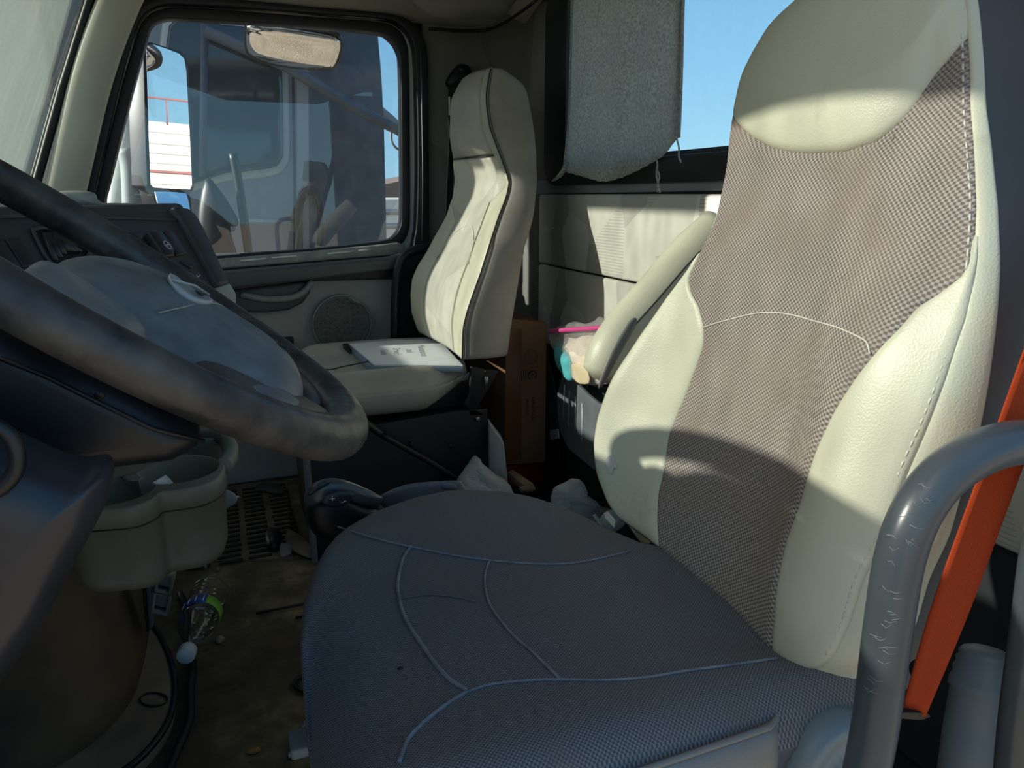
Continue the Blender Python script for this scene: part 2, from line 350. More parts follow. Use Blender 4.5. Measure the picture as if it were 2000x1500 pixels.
m_ground = PM('gravel_ground', '#8d7c66', '#a39078', nscale=3, rough=.95, bscale=40, bstr=.5, bdist=.02)
m_tank = PM('tank_white', '#d8d6d0', '#c8c2b6', nscale=1.5, rough=.5)
m_rust = PM('rusty_red', '#8c4f48', rough=.8)
m_bldg = PM('distant_roof_brown', '#6d5f55', rough=.9)
m_debris = PM('light_debris', '#9a978d', '#77736a', nscale=30, rough=.8)
m_lightgrey = PM('dial_light_grey', '#7b8990', '#73828a', nscale=6, rough=.5)
m_leaf = PM('dry_leaf', '#a8793f', '#8a6030', nscale=40, rough=.8)
m_sideshade = PM('seat_side_shade_grey', '#5a5b5c', '#525354', nscale=5, rough=.8, bscale=500, bstr=.2)  # flat grey darker than the cream; near-side shade put into the colour
def PP(pts, D): return [U(x, y, D=D) for x, y in pts]
def PX(pts, X): return [U(x, y, X=X) for x, y in pts]
# ================================================================ SETTING: cab shell
fl = prism('floor', [(-.9, 0, 0), (1.0, 0, 0), (1.0, 2.2, 0), (-.9, 2.2, 0)], (0, 0, -.06), m_floor); tag(fl, kind='structure')
fw = prism('wall_front', [(-.66, -.02, 0), (-.66, 2.18, 0), (-.66, 2.18, .88), (-.66, -.02, .88)], (-.04, 0, 0), m_carpet_wall); tag(fw, kind='structure')
# headliner: rises from the wall tops inwards
def head_z(x, y):
    e = 1.43 + max(0, min(.08, (2.04-y)*.32))*max(0, min(1, (x-.62)/.28))
    e += .115*max(0, min(1, (.12-x)/.36))*max(0, min(1, (2.0-y)/.12))
    d = min(x+.27, .95-x, 2.15-y, y+.02); k = max(0, min(1, d/.28))
    return e + (.19)*(1-(1-k)**2.2)
vs, fs = [], []; nx, ny = 70, 100
for i in range(nx+1):
    for j in range(ny+1):
        x = -.27+1.22*i/nx; y = -.02+2.17*j/ny; vs.append((x, y, head_z(x, y)))
fs = [(i*(ny+1)+j, (i+1)*(ny+1)+j, (i+1)*(ny+1)+j+1, i*(ny+1)+j+1) for i in range(nx) for j in range(ny)]
ce = M('ceiling', vs, fs, m_head, solid=.03, soff=1); tag(ce, kind='structure')
ce.modifiers['s'].offset = 1
roof = prism('trim_1', [(-.5, -.04, 1.64), (1.0, -.04, 1.64), (1.0, 2.2, 1.64), (-.5, 2.2, 1.64)], (0, 0, .04), m_head); tag(roof, kind='structure')
hd = box('overhead_shelf', (-.375, 1.07, 1.595), (.22, 2.16, .10), m_console, bev=.02, label='grey overhead shelf above the windshield', cat='shelf')
co_ = pillow('overhead_console', [U(800, -40, D=2.0), U(812, 8, D=2.0), U(860, 34, D=2.0), U(930, 38, D=2.0), U(975, 36, D=2.0), U(1000, 12, D=2.0), U(1015, -40, D=2.0)], (0, -1, 0), .06, .03, m_console, rings=5, p=.6, label='grey rounded ceiling console above the passenger seat', cat='console')
# side wall behind the door with rounded corner into the rear wall
plan = [(.655, 2.15), (.75, 2.15), (.83, 2.148)]+[(.83+.12*math.sin(a), 2.028+.12*math.cos(a)) for a in [k*math.pi/2/8 for k in range(1, 9)]]+[(.95, 1.98), (.95, 1.84)]
vs = [(x, y, z) for x, y in plan for z in (0, 1.47)]; n = len(plan)
wr = M('wall_right', vs, [(2*i, 2*i+2, 2*i+3, 2*i+1) for i in range(n-1)], m_walldark, solid=.03, soff=1); tag(wr, kind='structure')
rear = [box_vf((.975, .92, .475), (.05, 1.86, .95)), box_vf((.975, .10, 1.2), (.05, .30, .55)), box_vf((.975, .95, 1.5), (.05, 2.0, .08))]
wl = M('wall_rear', *join(rear), m_carpet_wall, sm=False); tag(wl, kind='structure')
pl_ = box('wall_left', (.83, .03, .74), (.30, .06, 1.48), m_rub, bev=.01); tag(pl_, kind='structure')
pd = box('trim_2', (-.60, -.02, .75), (.30, .05, 1.5), m_pillar, bev=.01); tag(pd, kind='structure')
# upholstered rear panels (two rows, seam between)
up = M('wall_panel', *join([box_vf((.943, 1.03, .817), (.02, 1.72, .208))]), m_wallfab, bev=.008, label='patterned cream fabric panel under the rear window', cat='wall panel')
lp = M('wall_panel', *join([box_vf((.943, 1.03, .585), (.02, 1.72, .246))]), m_wallfab, bev=.008, label='lower patterned cream fabric panel on the rear wall, below the seam', cat='wall panel')
# open driver door swung out beside the lens, unseen, added to block sky fill
od = E('door_2', (-.46, -.06, 0), kind='structure')
hp_, ep_ = Vector((-.46, -.06, 0)), Vector((-.62, -1.0, 0)); dd = (ep_-hp_).normalized(); pn = Vector((-dd.y, dd.x, 0))*.06
prism('door_panel', [hp_+Vector((0, 0, .05)), ep_+Vector((0, 0, .05)), ep_+Vector((0, 0, .78)), hp_+Vector((0, 0, .78))], pn, m_door, od, bev=.01)
frame_ring('window_frame', [hp_+dd*.06+Vector((0, 0, .84)), ep_-dd*.06+Vector((0, 0, .84)), ep_-dd*.06+Vector((0, 0, 1.36)), hp_+dd*.22+Vector((0, 0, 1.36))], [hp_+Vector((0, 0, .78)), ep_+Vector((0, 0, .78)), ep_+Vector((0, 0, 1.43)), hp_+dd*.16+Vector((0, 0, 1.43))], pn, m_rub, od, sm=False)
prism('window_pane', [hp_+dd*.05+pn*.4+Vector((0, 0, .82)), ep_-dd*.05+pn*.4+Vector((0, 0, .82)), ep_-dd*.05+pn*.4+Vector((0, 0, 1.38)), hp_+dd*.2+pn*.4+Vector((0, 0, 1.38))], pn*.08, m_glass, od)
# rear window
W2 = E('window_1', (.95, 1.0, .95), kind='structure')
def rr(y0, y1, z0, z1, r, x, n=6):
    o = []
    for cy, cz, a0 in ((y1-r, z1-r, 0), (y0+r, z1-r, 90), (y0+r, z0+r, 180), (y1-r, z0+r, 270)):
        for k in range(n+1):
            a = math.radians(a0+90*k/n); o.append(Vector((x, cy+r*math.cos(a), cz+r*math.sin(a))))
    return o
frame_ring('window_frame', rr(.27, 1.655, 1.0, 1.45, .06, .905), rr(.24, 1.85, .945, 1.48, .07, .93), (.03, 0, 0), m_winblk, W2, bev=.004)
frame_ring('inner_gasket', rr(.285, 1.70, 1.012, 1.44, .05, .935), rr(.25, 1.79, .985, 1.47, .07, .925), (.03, 0, 0), m_rub, W2, bev=.003)
prism('window_pane', rr(.25, 1.78, .985, 1.47, .07, .962), (.005, 0, 0), m_glassr, W2)
prism('rail', PX([(1040, 352), (1040, 380), (1440, 372), (1440, 328), (1300, 336), (1200, 346)], .94), (.02, 0, 0), PM('rail_grey', '#7d8589', rough=.6), W2, bev=.004)
# windshield
def wsx(y, z): return -.465+(z-.92)*.43-.13*(1-((y-1.08)/1.12)**2)
vs = []; ny, nz = 24, 6
for i in range(nz+1):
    for j in range(ny+1):
        z = .86+.60*i/nz; y = -.02+2.22*j/ny; vs.append((wsx(y, z), y, z))
fs = [(i*(ny+1)+j, i*(ny+1)+j+1, (i+1)*(ny+1)+j+1, (i+1)*(ny+1)+j) for i in range(nz) for j in range(ny)]
W1 = E('window_2', (-.5, 1.08, .86), kind='structure')
M('window_pane', vs, fs, m_shield, W1, solid=.006)
tube('window_seal', PP([(40, 420), (73, 350), (122, 172), (176, 0), (200, -80)], 2.27), .014, m_rub, W1, ns=8, flat=.8)
tube('glass_edge', PP([(38, 400), (61, 350), (110, 175), (163, 0), (186, -80)], 2.29), .004, m_sill, W1, ns=6)
# A pillar
vd = (U(180, 180, D=2.3)-CAM).normalized()
ap = tube('trim_3', cr(PP([(104, 460), (128, 371), (167, 200), (196, 100), (230, 10), (258, -50)], 2.27), 5), [.058, .058]+[.06]*60 if False else .047, m_pillar, ns=20, flat=.55, up=vd); tag(ap, kind='structure')
bk = box('trim_10', (.63, 2.215, 1.51), (.20, .06, .20), m_rub, bev=0); tag(bk, kind='structure')
# unseen cab corner box added ahead of the passenger door to block sun
corner = box('trim_8', (-.53, 2.24, .95), (.34, .15, 1.3), m_white, bev=.02); tag(corner, kind='structure')
# passenger door
DR = E('door_1', (.1, 2.15, 0), kind='structure')
A = [(210, 371), (235, 270), (262, 165), (284, 85), (290, 60), (300, 45), (320, 37), (345, 36), (480, 43), (620, 52), (735, 63), (762, 75), (778, 98), (783, 135), (785, 300), (785, 410), (783, 440), (770, 462), (740, 472), (600, 487), (430, 500), (250, 520), (170, 528)]
B = [(188, 371), (212, 270), (238, 165), (262, 85), (275, 48), (292, 28), (315, 18), (350, 14), (480, 22), (620, 33), (740, 42), (775, 55), (793, 80), (799, 130), (801, 300), (801, 420), (797, 455), (782, 478), (745, 487), (600, 500), (430, 516), (250, 536), (150, 545)]
Cc = [(184, 371), (208, 270), (233, 165), (257, 80), (270, 40), (288, 20), (315, 9), (350, 7), (480, 14), (620, 25), (748, 35), (785, 50), (806, 78), (813, 130), (817, 300), (815, 425), (811, 460), (802, 490), (760, 505), (600, 515), (430, 530), (250, 550), (145, 560)]
Dd = [(162, 371), (185, 270), (210, 165), (235, 75), (250, 30), (270, 5), (310, -8), (350, -10), (480, 0), (620, 14), (750, 25), (800, 40), (828, 75), (836, 130), (838, 300), (838, 430), (838, 490), (838, 540), (760, 545), (600, 550), (430, 560), (250, 570), (120, 580)]
SM = lambda L: [(v.x, v.y) for v in cr([(a_, b_, 0) for a_, b_ in L], 4, True)]
A, B, Cc = SM(A), SM(B), SM(Cc); Dd0 = Dd; Dd = SM(Dd)
frame_ring('window_frame', PP(A, 2.35), PP(B, 2.35), (0, .05, 0), m_rub, DR, bev=.003)
frame_ring('metal_edge', PP(B, 2.38), PP(Cc, 2.38), (0, .03, 0), m_white, DR)
prism('window_pane', PP(A, 2.372), (0, .005, 0), m_glass, DR)
frame_ring('door_skin', PP(Cc, 2.42), PP(Dd, 2.42), (0, .03, 0), m_rub, DR)
sd = frame_ring('trim_4', PP(Cc, 2.33), PP(Dd, 2.33), (0, .05, 0), m_rub, bev=.003); tag(sd, kind='structure')
tube('trim_5', PP([(822, 95), (824, 200), (826, 330), (825, 470)], 2.325), .0025, m_steel, ns=6); tag(bpy.data.objects['trim_5'], kind='structure')
box('door_panel', (.13, 2.19, .375), (1.02, .07, .74), m_door, DR, bev=.01)
sl_ = prism('door_sill', PP([(280, 530), (430, 506), (600, 492), (745, 478), (778, 474), (792, 480), (790, 494), (765, 499), (600, 512), (430, 526), (280, 548)], 2.33), (0, .05, 0), m_sill, DR, bev=.006)
for a, b in (((470, 510), (520, 505)), ((530, 504), (580, 500)), ((640, 496), (690, 491)), ((700, 490), (725, 487))):
    tube('vent_slot', PP([a, b], 2.328), .003, m_white, sl_, ns=6)
prism('armrest', PP([(300, 552), (430, 532), (600, 517), (765, 503), (797, 494), (797, 518), (765, 527), (700, 536), (610, 547), (470, 563), (300, 588)], 2.27), (0, .10, 0), m_doordark, DR, bev=.01)
pk = prism('handle_pocket', PP([(430, 565), (465, 566), (612, 548), (606, 572), (592, 592), (565, 606), (520, 611), (430, 612)], 2.33), (0, .03, 0), m_doordark, DR, bev=.01)
tube('pull_handle', cr(PP([(470, 575), (520, 584), (565, 582), (590, 572), (605, 556), (611, 549)], 2.32), 5), .011, m_sill, pk, ns=10)
sc_ = U(668, 632, D=2.34); R_ = .094
ring_ = [(sc_+Vector((math.cos(a)*r_, y_, math.sin(a)*r_))) for a in [k*2*math.pi/40 for k in range(40)] for r_, y_ in ((.094, .01), (.092, -.008), (.085, -.012), (.078, -.006))]
def notch(k): return 1-.10*math.exp(-((k-6.5)/1.0)**2)
rings = []
for (r_, y_) in ((R_, .012), (R_, -.004), (R_*.96, -.010), (R_*.88, -.008), (R_*.82, -.006), (R_*.4, -.011), (0.001, -.012)):
    rings.append([sc_+Vector((math.cos(k*2*math.pi/40)*r_*(notch(k) if r_ > .08 else 1), y_, math.sin(k*2*math.pi/40)*r_*(notch(k) if r_ > .08 else 1))) for k in range(40)])
def spk():
    t = NT('speaker_mesh'); v = t.co(); vo = t.n('ShaderNodeTexVoronoi'); t.l(v, vo.inputs[0]); vo.inputs['Scale'].default_value = 90; t.bump(vo.outputs['Distance'], .8, .003)
    return t.set(t.ramp(vo.outputs['Distance'], [(.1, lin('#4a4b48')), (.4, lin('#6c6d69'))]), .7)
gr = loft('speaker_grille', rings, spk(), DR)
tube('grille_rim', [sc_+Vector((math.cos(k*2*math.pi/40)*R_*.99*notch(k), -.007, math.sin(k*2*math.pi/40)*R_*.99*notch(k))) for k in range(40)], .003, m_sill, gr, ns=6, closed=True)
box('window_switch', U(557, 668, D=2.33), (.05, .03, .03), m_rub, DR)
bp = prism('trim_6', PP([(770, 500), (842, 470), (842, 900), (770, 900)], 2.345), (0, .05, 0), m_rub); tag(bp, kind='structure')
tr9 = tube('trim_9', cr([U(838, 56, D=2.34), U(905, 60, D=2.34), U(950, 58, D=2.33), U(985, 44, D=2.24), U(1015, 25, D=2.15), U(1048, 0, D=2.05), U(1080, -30, D=1.98)], 5), .005, m_rub, ns=6); tag(tr9, kind='structure')
gb = tube('door_pillar_handle', cr(PP([(842, 484), (812, 488), (790, 500), (779, 522), (774, 560), (772, 620), (772, 680)], 2.24), 6), .0155, m_rub, ns=12, label='black curved grab handle between door and passenger seat', cat='grab handle')

# ================================================================ OUTSIDE
gd = prism('ground', [(-60, -60, -1.45), (400, -60, -1.45), (400, 300, -1.45), (-60, 300, -1.45)], (0, 0, -.1), m_ground); tag(gd, kind='structure')
NB = E('neighbouring_truck', U(450, 500, D=3.6).xy.to_3d()+Vector((0, 0, -1.45)), 'pale grey truck cab parked close beyond the passenger window', 'truck')
PN = lambda pts, D=3.6: PP(pts, D)
body = PN([(-60, -160), (600, -160), (600, 760), (-60, 760)])
M('cab_side', *prism_vf(body, (0, 1.2, 0)), m_nb, NB, sm=False)
A, B, Cc, Dd = A, B, Cc, Dd
wpx = [(330, 50), (430, 48), (535, 62), (549, 90), (552, 200), (553, 290), (549, 312), (530, 328), (440, 338), (330, 345)]
wf = pillow('window_frame', PN([(318, 36), (430, 34), (545, 50), (562, 85), (566, 200), (567, 296), (560, 325), (535, 345), (440, 355), (318, 362)], 3.6), (0, -1, 0), .02, .01, m_seafoam, NB, rings=3, p=.25)
pillow('window_pane', PN(wpx, 3.57), (0, -1, 0), .006, .01, m_nbglass, wf, rings=3, p=.2)
tube('door_seam', PN([(571, -100), (571, 100), (574, 300), (578, 700)], 3.6), .006, m_rub, NB, ns=6)
tube('body_crease', PN([(380, 432), (500, 431), (573, 432)], 3.6), .008, m_seafoam, NB, ns=6)
tube('window_pillar', PN([(400, 40), (398, 200), (395, 345)], 3.575), .02, m_nbd, NB, ns=8)
M('sleeper_panel', *prism_vf(PN([(600, -160), (735, -160), (738, 70), (745, 150), (750, 250), (755, 480), (760, 760), (600, 760)], 3.75), (0, .9, 0)), m_nbd, NB, sm=False)
M('side_fairing', *prism_vf(PN([(578, -160), (600, -160), (603, 760), (580, 760)], 3.6), (0, -.03, 0)), m_nb, NB, sm=False)
tube('grab_rail', cr(PN([(585, 560), (583, 420), (590, 385), (605, 372), (622, 385), (628, 430), (626, 560)], 3.55), 5), .02, m_rub, NB, ns=10)
tube('wiper_arm', cr(PN([(455, 300), (466, 360), (478, 440), (488, 520), (494, 600)], 3.3), 5), .018, m_rub, NB, ns=8)
tube('exhaust_brace', PN([(400, 60), (560, 130), (700, 215), (800, 265)], 3.52), .025, m_nbd, NB, ns=8)
pillow('mirror_back', PN([(400, 350), (425, 365), (455, 410), (466, 432), (462, 442), (450, 440), (455, 470), (465, 520), (400, 530), (385, 440)], 3.3), (0, -1, 0), .05, .03, m_rub, NB, rings=4)
# our own door mirror
mc = U(330, 230, D=2.72); dv = (mc-CAM).normalized(); az = math.radians(4); want = Vector((math.cos(az), math.sin(az), .0)).normalized()
dh = (U(330, 285, D=2.72)-CAM).normalized(); mn = (want-dh).normalized()
MR = E('side_mirror', mc-Vector((0, 0, .35)), 'tall black door mirror outside the passenger window reflecting sky', 'mirror')
def MP(pts, off=0): return [UPL(x, y, mc-mn*off, mn) for x, y in pts]
go = [(286, 95), (289, 88), (300, 87), (325, 95), (350, 105), (360, 115), (364, 140), (370, 250), (375, 362), (371, 370), (340, 369), (300, 366), (294, 360), (290, 250)]
def grow(pts, k):
    cx = sum(p[0] for p in pts)/len(pts); cy = sum(p[1] for p in pts)/len(pts)
    return [(x+(k if x > cx else -k), y+(k if y > cy else -k)) for x, y in pts]
prism('mirror_housing', MP(grow(go, 5)+[], .004), tuple(-mn*.07), m_rub, MR, bev=.004)
M('mirror_glass', *prism_vf(MP(go, 0), tuple(-mn*.003)), m_mirror, MR, sm=False)
lo_ = [(303, 374), (340, 375), (364, 378), (368, 392), (371, 410), (372, 440), (320, 440), (308, 395)]
prism('lower_housing', MP(grow(lo_, 5), .012), tuple(-mn*.06), m_rub, MR, bev=.004)
mn0 = mn; want2 = Vector((math.cos(az)*.9, math.sin(az), .42)).normalized(); mn = (want2-dh).normalized()
M('lower_mirror_glass', *prism_vf(MP(lo_, -.03), tuple(-mn*.004)), m_mirror, MR, sm=False)
tube('lower_bracket', [U(262, 470, D=2.85), U(262, 560, D=2.8), U(250, 600, D=2.44)], .03, m_rub, MR, ns=10)
tube('mirror_arm', cr(PP([(250, 290), (258, 340), (262, 480)], 2.85), 4), .035, PM('mirror_arm_grey', '#8f9a9c', rough=.5), MR, ns=12)
pillow('arm_cover', PP([(215, 330), (240, 190), (258, 180), (285, 300), (290, 450), (215, 450)], 2.95), (0, -1, 0), .03, .03, PM('arm_cover_pale', '#b5beba', rough=.5), MR, rings=4)
# look-down mirror above the window
lc = U(570, 92, D=2.6); dl = (lc-CAM).normalized(); ln = (Vector((-.25, .42, -.87)).normalized()-dl).normalized()
LM = E('look_down_mirror', lc, 'small rounded look-down mirror above the passenger window reflecting tan gravel', 'mirror')
lpx = [(481, 60), (490, 49), (560, 55), (640, 68), (662, 78), (665, 95), (655, 125), (640, 134), (600, 133), (540, 125), (498, 112), (482, 95)]
lo3 = [UPL(x, y, lc, ln) for x, y in lpx]
pillow('mirror_glass', lo3, ln, .012, .0, m_mirror, LM, rings=6, p=.7)
pillow('mirror_housing', [UPL(x, y, lc-ln*.004, ln) for x, y in grow(lpx, 4)], ln, .001, .05, m_rub, LM, rings=5, p=.5)
tube('mirror_stem', [lc-ln*.03, lc+Vector((0, -.02, .22))], .012, m_rub, LM, ns=8)
# parked tank trailer far behind, seen in the mirror
tx, ty = 24.0, mc.y+math.tan(az)*(24.0-mc.x)
TT = E('tank_trailer', (tx, ty, -1.45), 'white ribbed trailer with a rusty rail along its top, reflected in the door mirror', 'trailer')
M('tank_body', *box_vf((tx+1.2, ty, .45), (2.4, 9, 2.7)), m_tank, TT, bev=.3)
for z in (-.4, -.1, .25, .55, .85, 1.15, 1.5):
    tube('rib', [(tx-.02, ty-4.4, z), (tx-.02, ty+4.4, z)], .05, m_tank if z != .25 else m_rust, TT, ns=6)
rl = tube('guard_rail', [(tx+.1, ty-4.4, 2.5), (tx+.1, ty+4.4, 2.5)], .03, m_rust, TT, ns=6)
for k in range(9): tube('rail_post', [(tx+.1, ty-4+k, 1.7), (tx+.1, ty-4+k, 2.5)], .025, m_rust, TT, ns=6)
# yard seen past the neighbour
bx = U(775, 366, D=30)
B1 = M('warehouse', *prism_vf([Vector((bx.x-3, bx.y, -1.45)), Vector((bx.x-3, bx.y, bx.z-.3)), Vector((bx.x+4, bx.y, bx.z+.9)), Vector((bx.x+8, bx.y, bx.z-.2)), Vector((bx.x+8, bx.y, -1.45))], (0, 12, 0)), m_bldg, sm=False, label='low brown roofed shed far behind the neighbouring truck', cat='building')
bx = U(770, 400, D=16)
B2 = E('parked_trailer', (bx.x, bx.y, -1.45), 'white trailer with grey stripes in the distance behind the neighbouring truck', 'trailer')
M('trailer_body', *box_vf((bx.x+.5, bx.y+1, -.2), (6, 2, 2.1)), m_tank, B2, bev=.1)
for z in (.25, .55, -.1): tube('trim_band', [(bx.x-2.4, bx.y-.01, z), (bx.x+3.4, bx.y-.01, z)], .06, m_nb, B2, ns=6)
ca = tube('hanging_hose', cr([U(735, 210, D=4.655), U(768, 238, D=4.7), U(786, 258, D=4.7), U(860, 320, D=4.7), Vector((1.75, 4.45, .3)), Vector((2.1, 4.45, -.6)), Vector((2.2, 4.45, -1.45))], 5), .03, m_nb, ns=8, label='thick grey hose with a thin line below it crossing the sky behind the neighbouring truck', cat='hose')
cb = tube('thin_line', cr([U(766, 238, D=4.7), U(764, 268, D=4.7), U(770, 285, D=4.7), U(788, 298, D=4.7), U(860, 345, D=4.7)], 5), .008, m_nb, ca, ns=6)

# ================================================================ DRIVER SEAT
DS = E('driver_seat', (.2, .335, 0), 'large near driver seat, cream sides with woven grey back and charcoal cushion', 'seat', 'cab seats')
_x0 = smoothcurve([.45, .53, .57, .63, .69, .76, .84, .92, 1.0, 1.08, 1.15, 1.22, 1.32], [.37, .378, .385, .412, .43, .44, .448, .468, .495, .508, .52, .54, .59], it=6)
_bz = smoothcurve([.5, .57, .62, .72, .80, .88, .95, 1.3], [.0, .012, .035, .045, .035, .012, 0, 0], it=6)
_hb = smoothcurve([.9, .98, 1.02, 1.08, 1.2], [0, .0, .018, .03, .03], it=6)      # head cushion sits proud
def DXf(y, z):
    dy = abs(y-.335)/.19
    return _x0(z)-_bz(z)*math.exp(-((dy-.92)/.33)**2)
near_px = [(1574, 1303), (1595, 1302), (1622, 1278), (1652, 1215), (1679, 1128), (1712, 1065), (1726, 1040), (1765, 921), (1807, 827), (1839, 743), (1877, 627), (1891, 554), (1898, 505), (1904, 402), (1900, 332), (1891, 210), (1888, 80), (1884, 0), (1872, -60), (1845, -115)]
far_px = [(1283, 1074), (1250, 1050), (1222, 1025), (1203, 1005), (1185, 985), (1165, 930), (1158, 865), (1166, 815), (1182, 768), (1210, 715), (1250, 655), (1300, 585), (1352, 524), (1380, 468), (1398, 430), (1408, 385), (1419, 332), (1424, 280), (1431, 217), (1450, 157), (1475, 108), (1510, 52), (1573, 0), (1640, -60), (1720, -105)]
fl_px = [(1290, 1078), (1285, 1012), (1287, 962), (1297, 920), (1307, 850), (1325, 807), (1335, 785), (1359, 722), (1375, 673), (1375, 638), (1363, 592), (1354, 545)]
fr_px = [(1512, 1260), (1517, 1185), (1529, 1095), (1541, 1050), (1583, 921), (1601, 869), (1629, 809), (1671, 743), (1720, 683), (1765, 638), (1800, 596), (1860, 552), (1893, 538)]
arc_px = [(1431, 217), (1440, 238), (1457, 254), (1480, 272), (1510, 288), (1545, 296), (1580, 299), (1650, 296), (1713, 276), (1755, 245), (1790, 203), (1818, 157), (1860, 108), (1888, 77)]
def S2(px): return [onsurf(x, y, DXf) for x, y in px]
def zcurve(px, it=4):
    P = S2(px); return smoothcurve([p.z for p in P], [p.y for p in P], it=it), P
yn, Pn = zcurve(near_px); yf, Pf = zcurve(far_px)
ynz = (Pn[0].z, Pn[-1].z)
yl, Pl = zcurve(fl_px); yr, Pr = zcurve(fr_px)
Pa = S2(arc_px); arc = smoothcurve([p.y for p in Pa], [p.z for p in Pa], it=2)
zl_top = Pl[-1].z; zr_top = Pr[-1].z; ZT = min(Pn[-1].z, Pf[-1].z)-.002; ZB = .572
def YN(z): return min(yn(z), yf(z)-.004)
def YF(z): return yf(z)
def _w(z, z0): return max(0., min(1., (z-z0+.025)/.05))
def YL(z): w_ = _w(z, zl_top); return (1-w_)*yl(min(z, zl_top))+w_*YF(z)     # far edge of the woven panel
def YR(z): w_ = _w(z, zr_top); return (1-w_)*max(yr(min(z, zr_top)), YN(z))+w_*YN(z)
def surf_patch(name, fn, nu, nv, mat, parent, dip=.004, off=0., **k):
    vs, uv = [], []
    for j in range(nv+1):
        for i in range(nu+1):
            y, z = fn(i/nu, j/nv); x = DXf(y, z)
            e = min(i, nu-i, j, nv-j); g = {0: dip, 1: dip*.35, 2: dip*.1}.get(e, 0)
            vs.append((x+g-off, y, z)); uv.append((y, z))
    fs = [(j*(nu+1)+i, j*(nu+1)+i+1, (j+1)*(nu+1)+i+1, (j+1)*(nu+1)+i) for j in range(nv) for i in range(nu)]
    o = M(name, vs, fs, mat, parent, uv=uv, **k)
    return o
def f_fab(s, t):
    z = ZB+(1.03-ZB)*t
    for _ in range(8):
        y = YL(z)+(YR(z)-YL(z))*s; zt = arc(y); z = ZB+(zt-ZB)*t
    return YL(z)+(YR(z)-YL(z))*s, z
surf_patch('woven_panel', f_fab, 90, 160, m_fab_back, DS, solid=.006, soff=0)
def f_farb(s, t):
    z = ZB+(zl_top+.026-ZB)*t; return YF(z)+(YL(z)-YF(z))*s, z
surf_patch('far_bolster', f_farb, 24, 80, m_leather, DS, solid=.006, soff=0)
def f_nearb(s, t):
    z = ZB+(zr_top+.026-ZB)*t; return YR(z)+(YN(z)-YR(z))*s, z
surf_patch('near_bolster', f_nearb, 24, 80, m_leather, DS, solid=.006, soff=0)
def f_head(s, t):
    ya, yb = Pa[0].y, Pa[-1].y; y0 = ya+(yb-ya)*s; z = arc(y0)
    for _ in range(4):
        z = arc(y0)+(ZT-arc(y0))*t
        y = (YF(z)*(1-s)+YN(z)*s)*min(1, t*3)+y0*(1-min(1, t*3)) if t > 0 else y0
    return y, z
hp = surf_patch('head_cushion', f_head, 60, 60, m_leather, DS, dip=.006, solid=.006, soff=0)
me = hp.data                                        # puff the head cushion forward in its middle
for v in me.vertices:
    P = v.co+ORG[DS.name]; zz = P.z; h = max(0, min(1, (zz-arc(P.y))/.05)); w_ = max(1e-3, YF(zz)-YN(zz)); q = max(0, min(1, (P.y-YN(zz))/w_)); v.co.x -= .022*h**.6*(max(0, math.sin(math.pi*q))**.5)
# shell: side panels, top and back
def dshell():
    rings = []; zs = [ZB-.03, ZB-.012]+[ZB+(ZT-ZB)*k/46 for k in range(47)]
    for z in zs:
        zc = max(z, ZB); a, b = YN(zc), YF(zc); xa = DXf(a, zc)+.0015; xb = DXf(b, zc)+.0015
        if z < ZB: xa += (ZB-z)*.6; xb += (ZB-z)*.6
        th = .088+.015*max(0, min(1, (z-.6)/.3))-.05*max(0, (zc-ZT+.08)/.08)
        k = min(1, max(0, (ZT-zc)/.07))**.5; wn = .022*k; wf = .006*k
        wn *= float(np.interp(z, [.6, .75, .85, .95, 1.1], [1, .8, .42, .28, .2])); kz = float(np.interp(z, [.6, .74, .84, .9, 1.0], [1.5, 1.25, .62, .36, .2]))  # cream roll narrows upward along the edge of the painted side shade
        rings.append([(xa+.0, a, z), (xa+.010*kz, a-wn*.55, z), (xa+.024*kz, a-wn*.85, z), (xa+.030*kz, a-wn*.92, z), (xa+.036*kz, a-wn*.98, z), (xa+.075, a-wn*1.15, z), (xa+th, a-wn*.6, z), (xa+th+.02, a+.03, z),
                      ((xa+xb)/2+th+.035, (a+b)/2, z), (xb+th+.02, b-.03, z), (xb+th*.9, b+wf*.4, z), (xb+.06, b+wf, z), (xb+.02, b+wf*.5, z), (xb+.0, b, z)]+[(DXf(b+(a-b)*q, zc)+.032+(xa-DXf(a, zc)-.003), b+(a-b)*q, z) for q in (.12, .25, .4, .6, .75, .88)])
    return rings
shr = dshell(); shell_ = loft('back_shell', shr, m_sideshade, DS, closed=True, sub=1)
rol = [[Vector(r[k])+Vector((-.0008, -.0012*min(k, 3)/3, 0)) for k in (0, 1, 2, 3)] for r in shr]
M('side_roll', [v for r in rol for v in r], ringfaces(len(rol), 4, False, False), m_leather, DS, solid=.004, soff=0, sub=1)
rol = [[Vector(r[k])+Vector((-.0008, .0012, 0)) for k in (12, 13, 11, 10)] for r in shr]
rol = [[Vector(r[k])+Vector((-.001, .0015, 0)) for k in (10, 11, 12, 13)] for r in shr]
M('far_side_roll', [v for r in rol for v in r], ringfaces(len(rol), 4, False, False), m_leather, DS, solid=.004, soff=0, sub=1)
def seam(name, px, mat, parent, r=.0011, Xf=None, lift=.001, n=4):
    P = cr([onsurf(x, y, Xf or DXf)-Vector((lift, 0, 0)) for x, y in px], n); return tube(name, P, r, mat, parent, ns=6)
sp = cr([onsurf(x-5, y, DXf)-Vector((.0016, 0, 0)) for x, y in near_px[2:-2]], 24); dash = []; acc = 0
k0 = 0
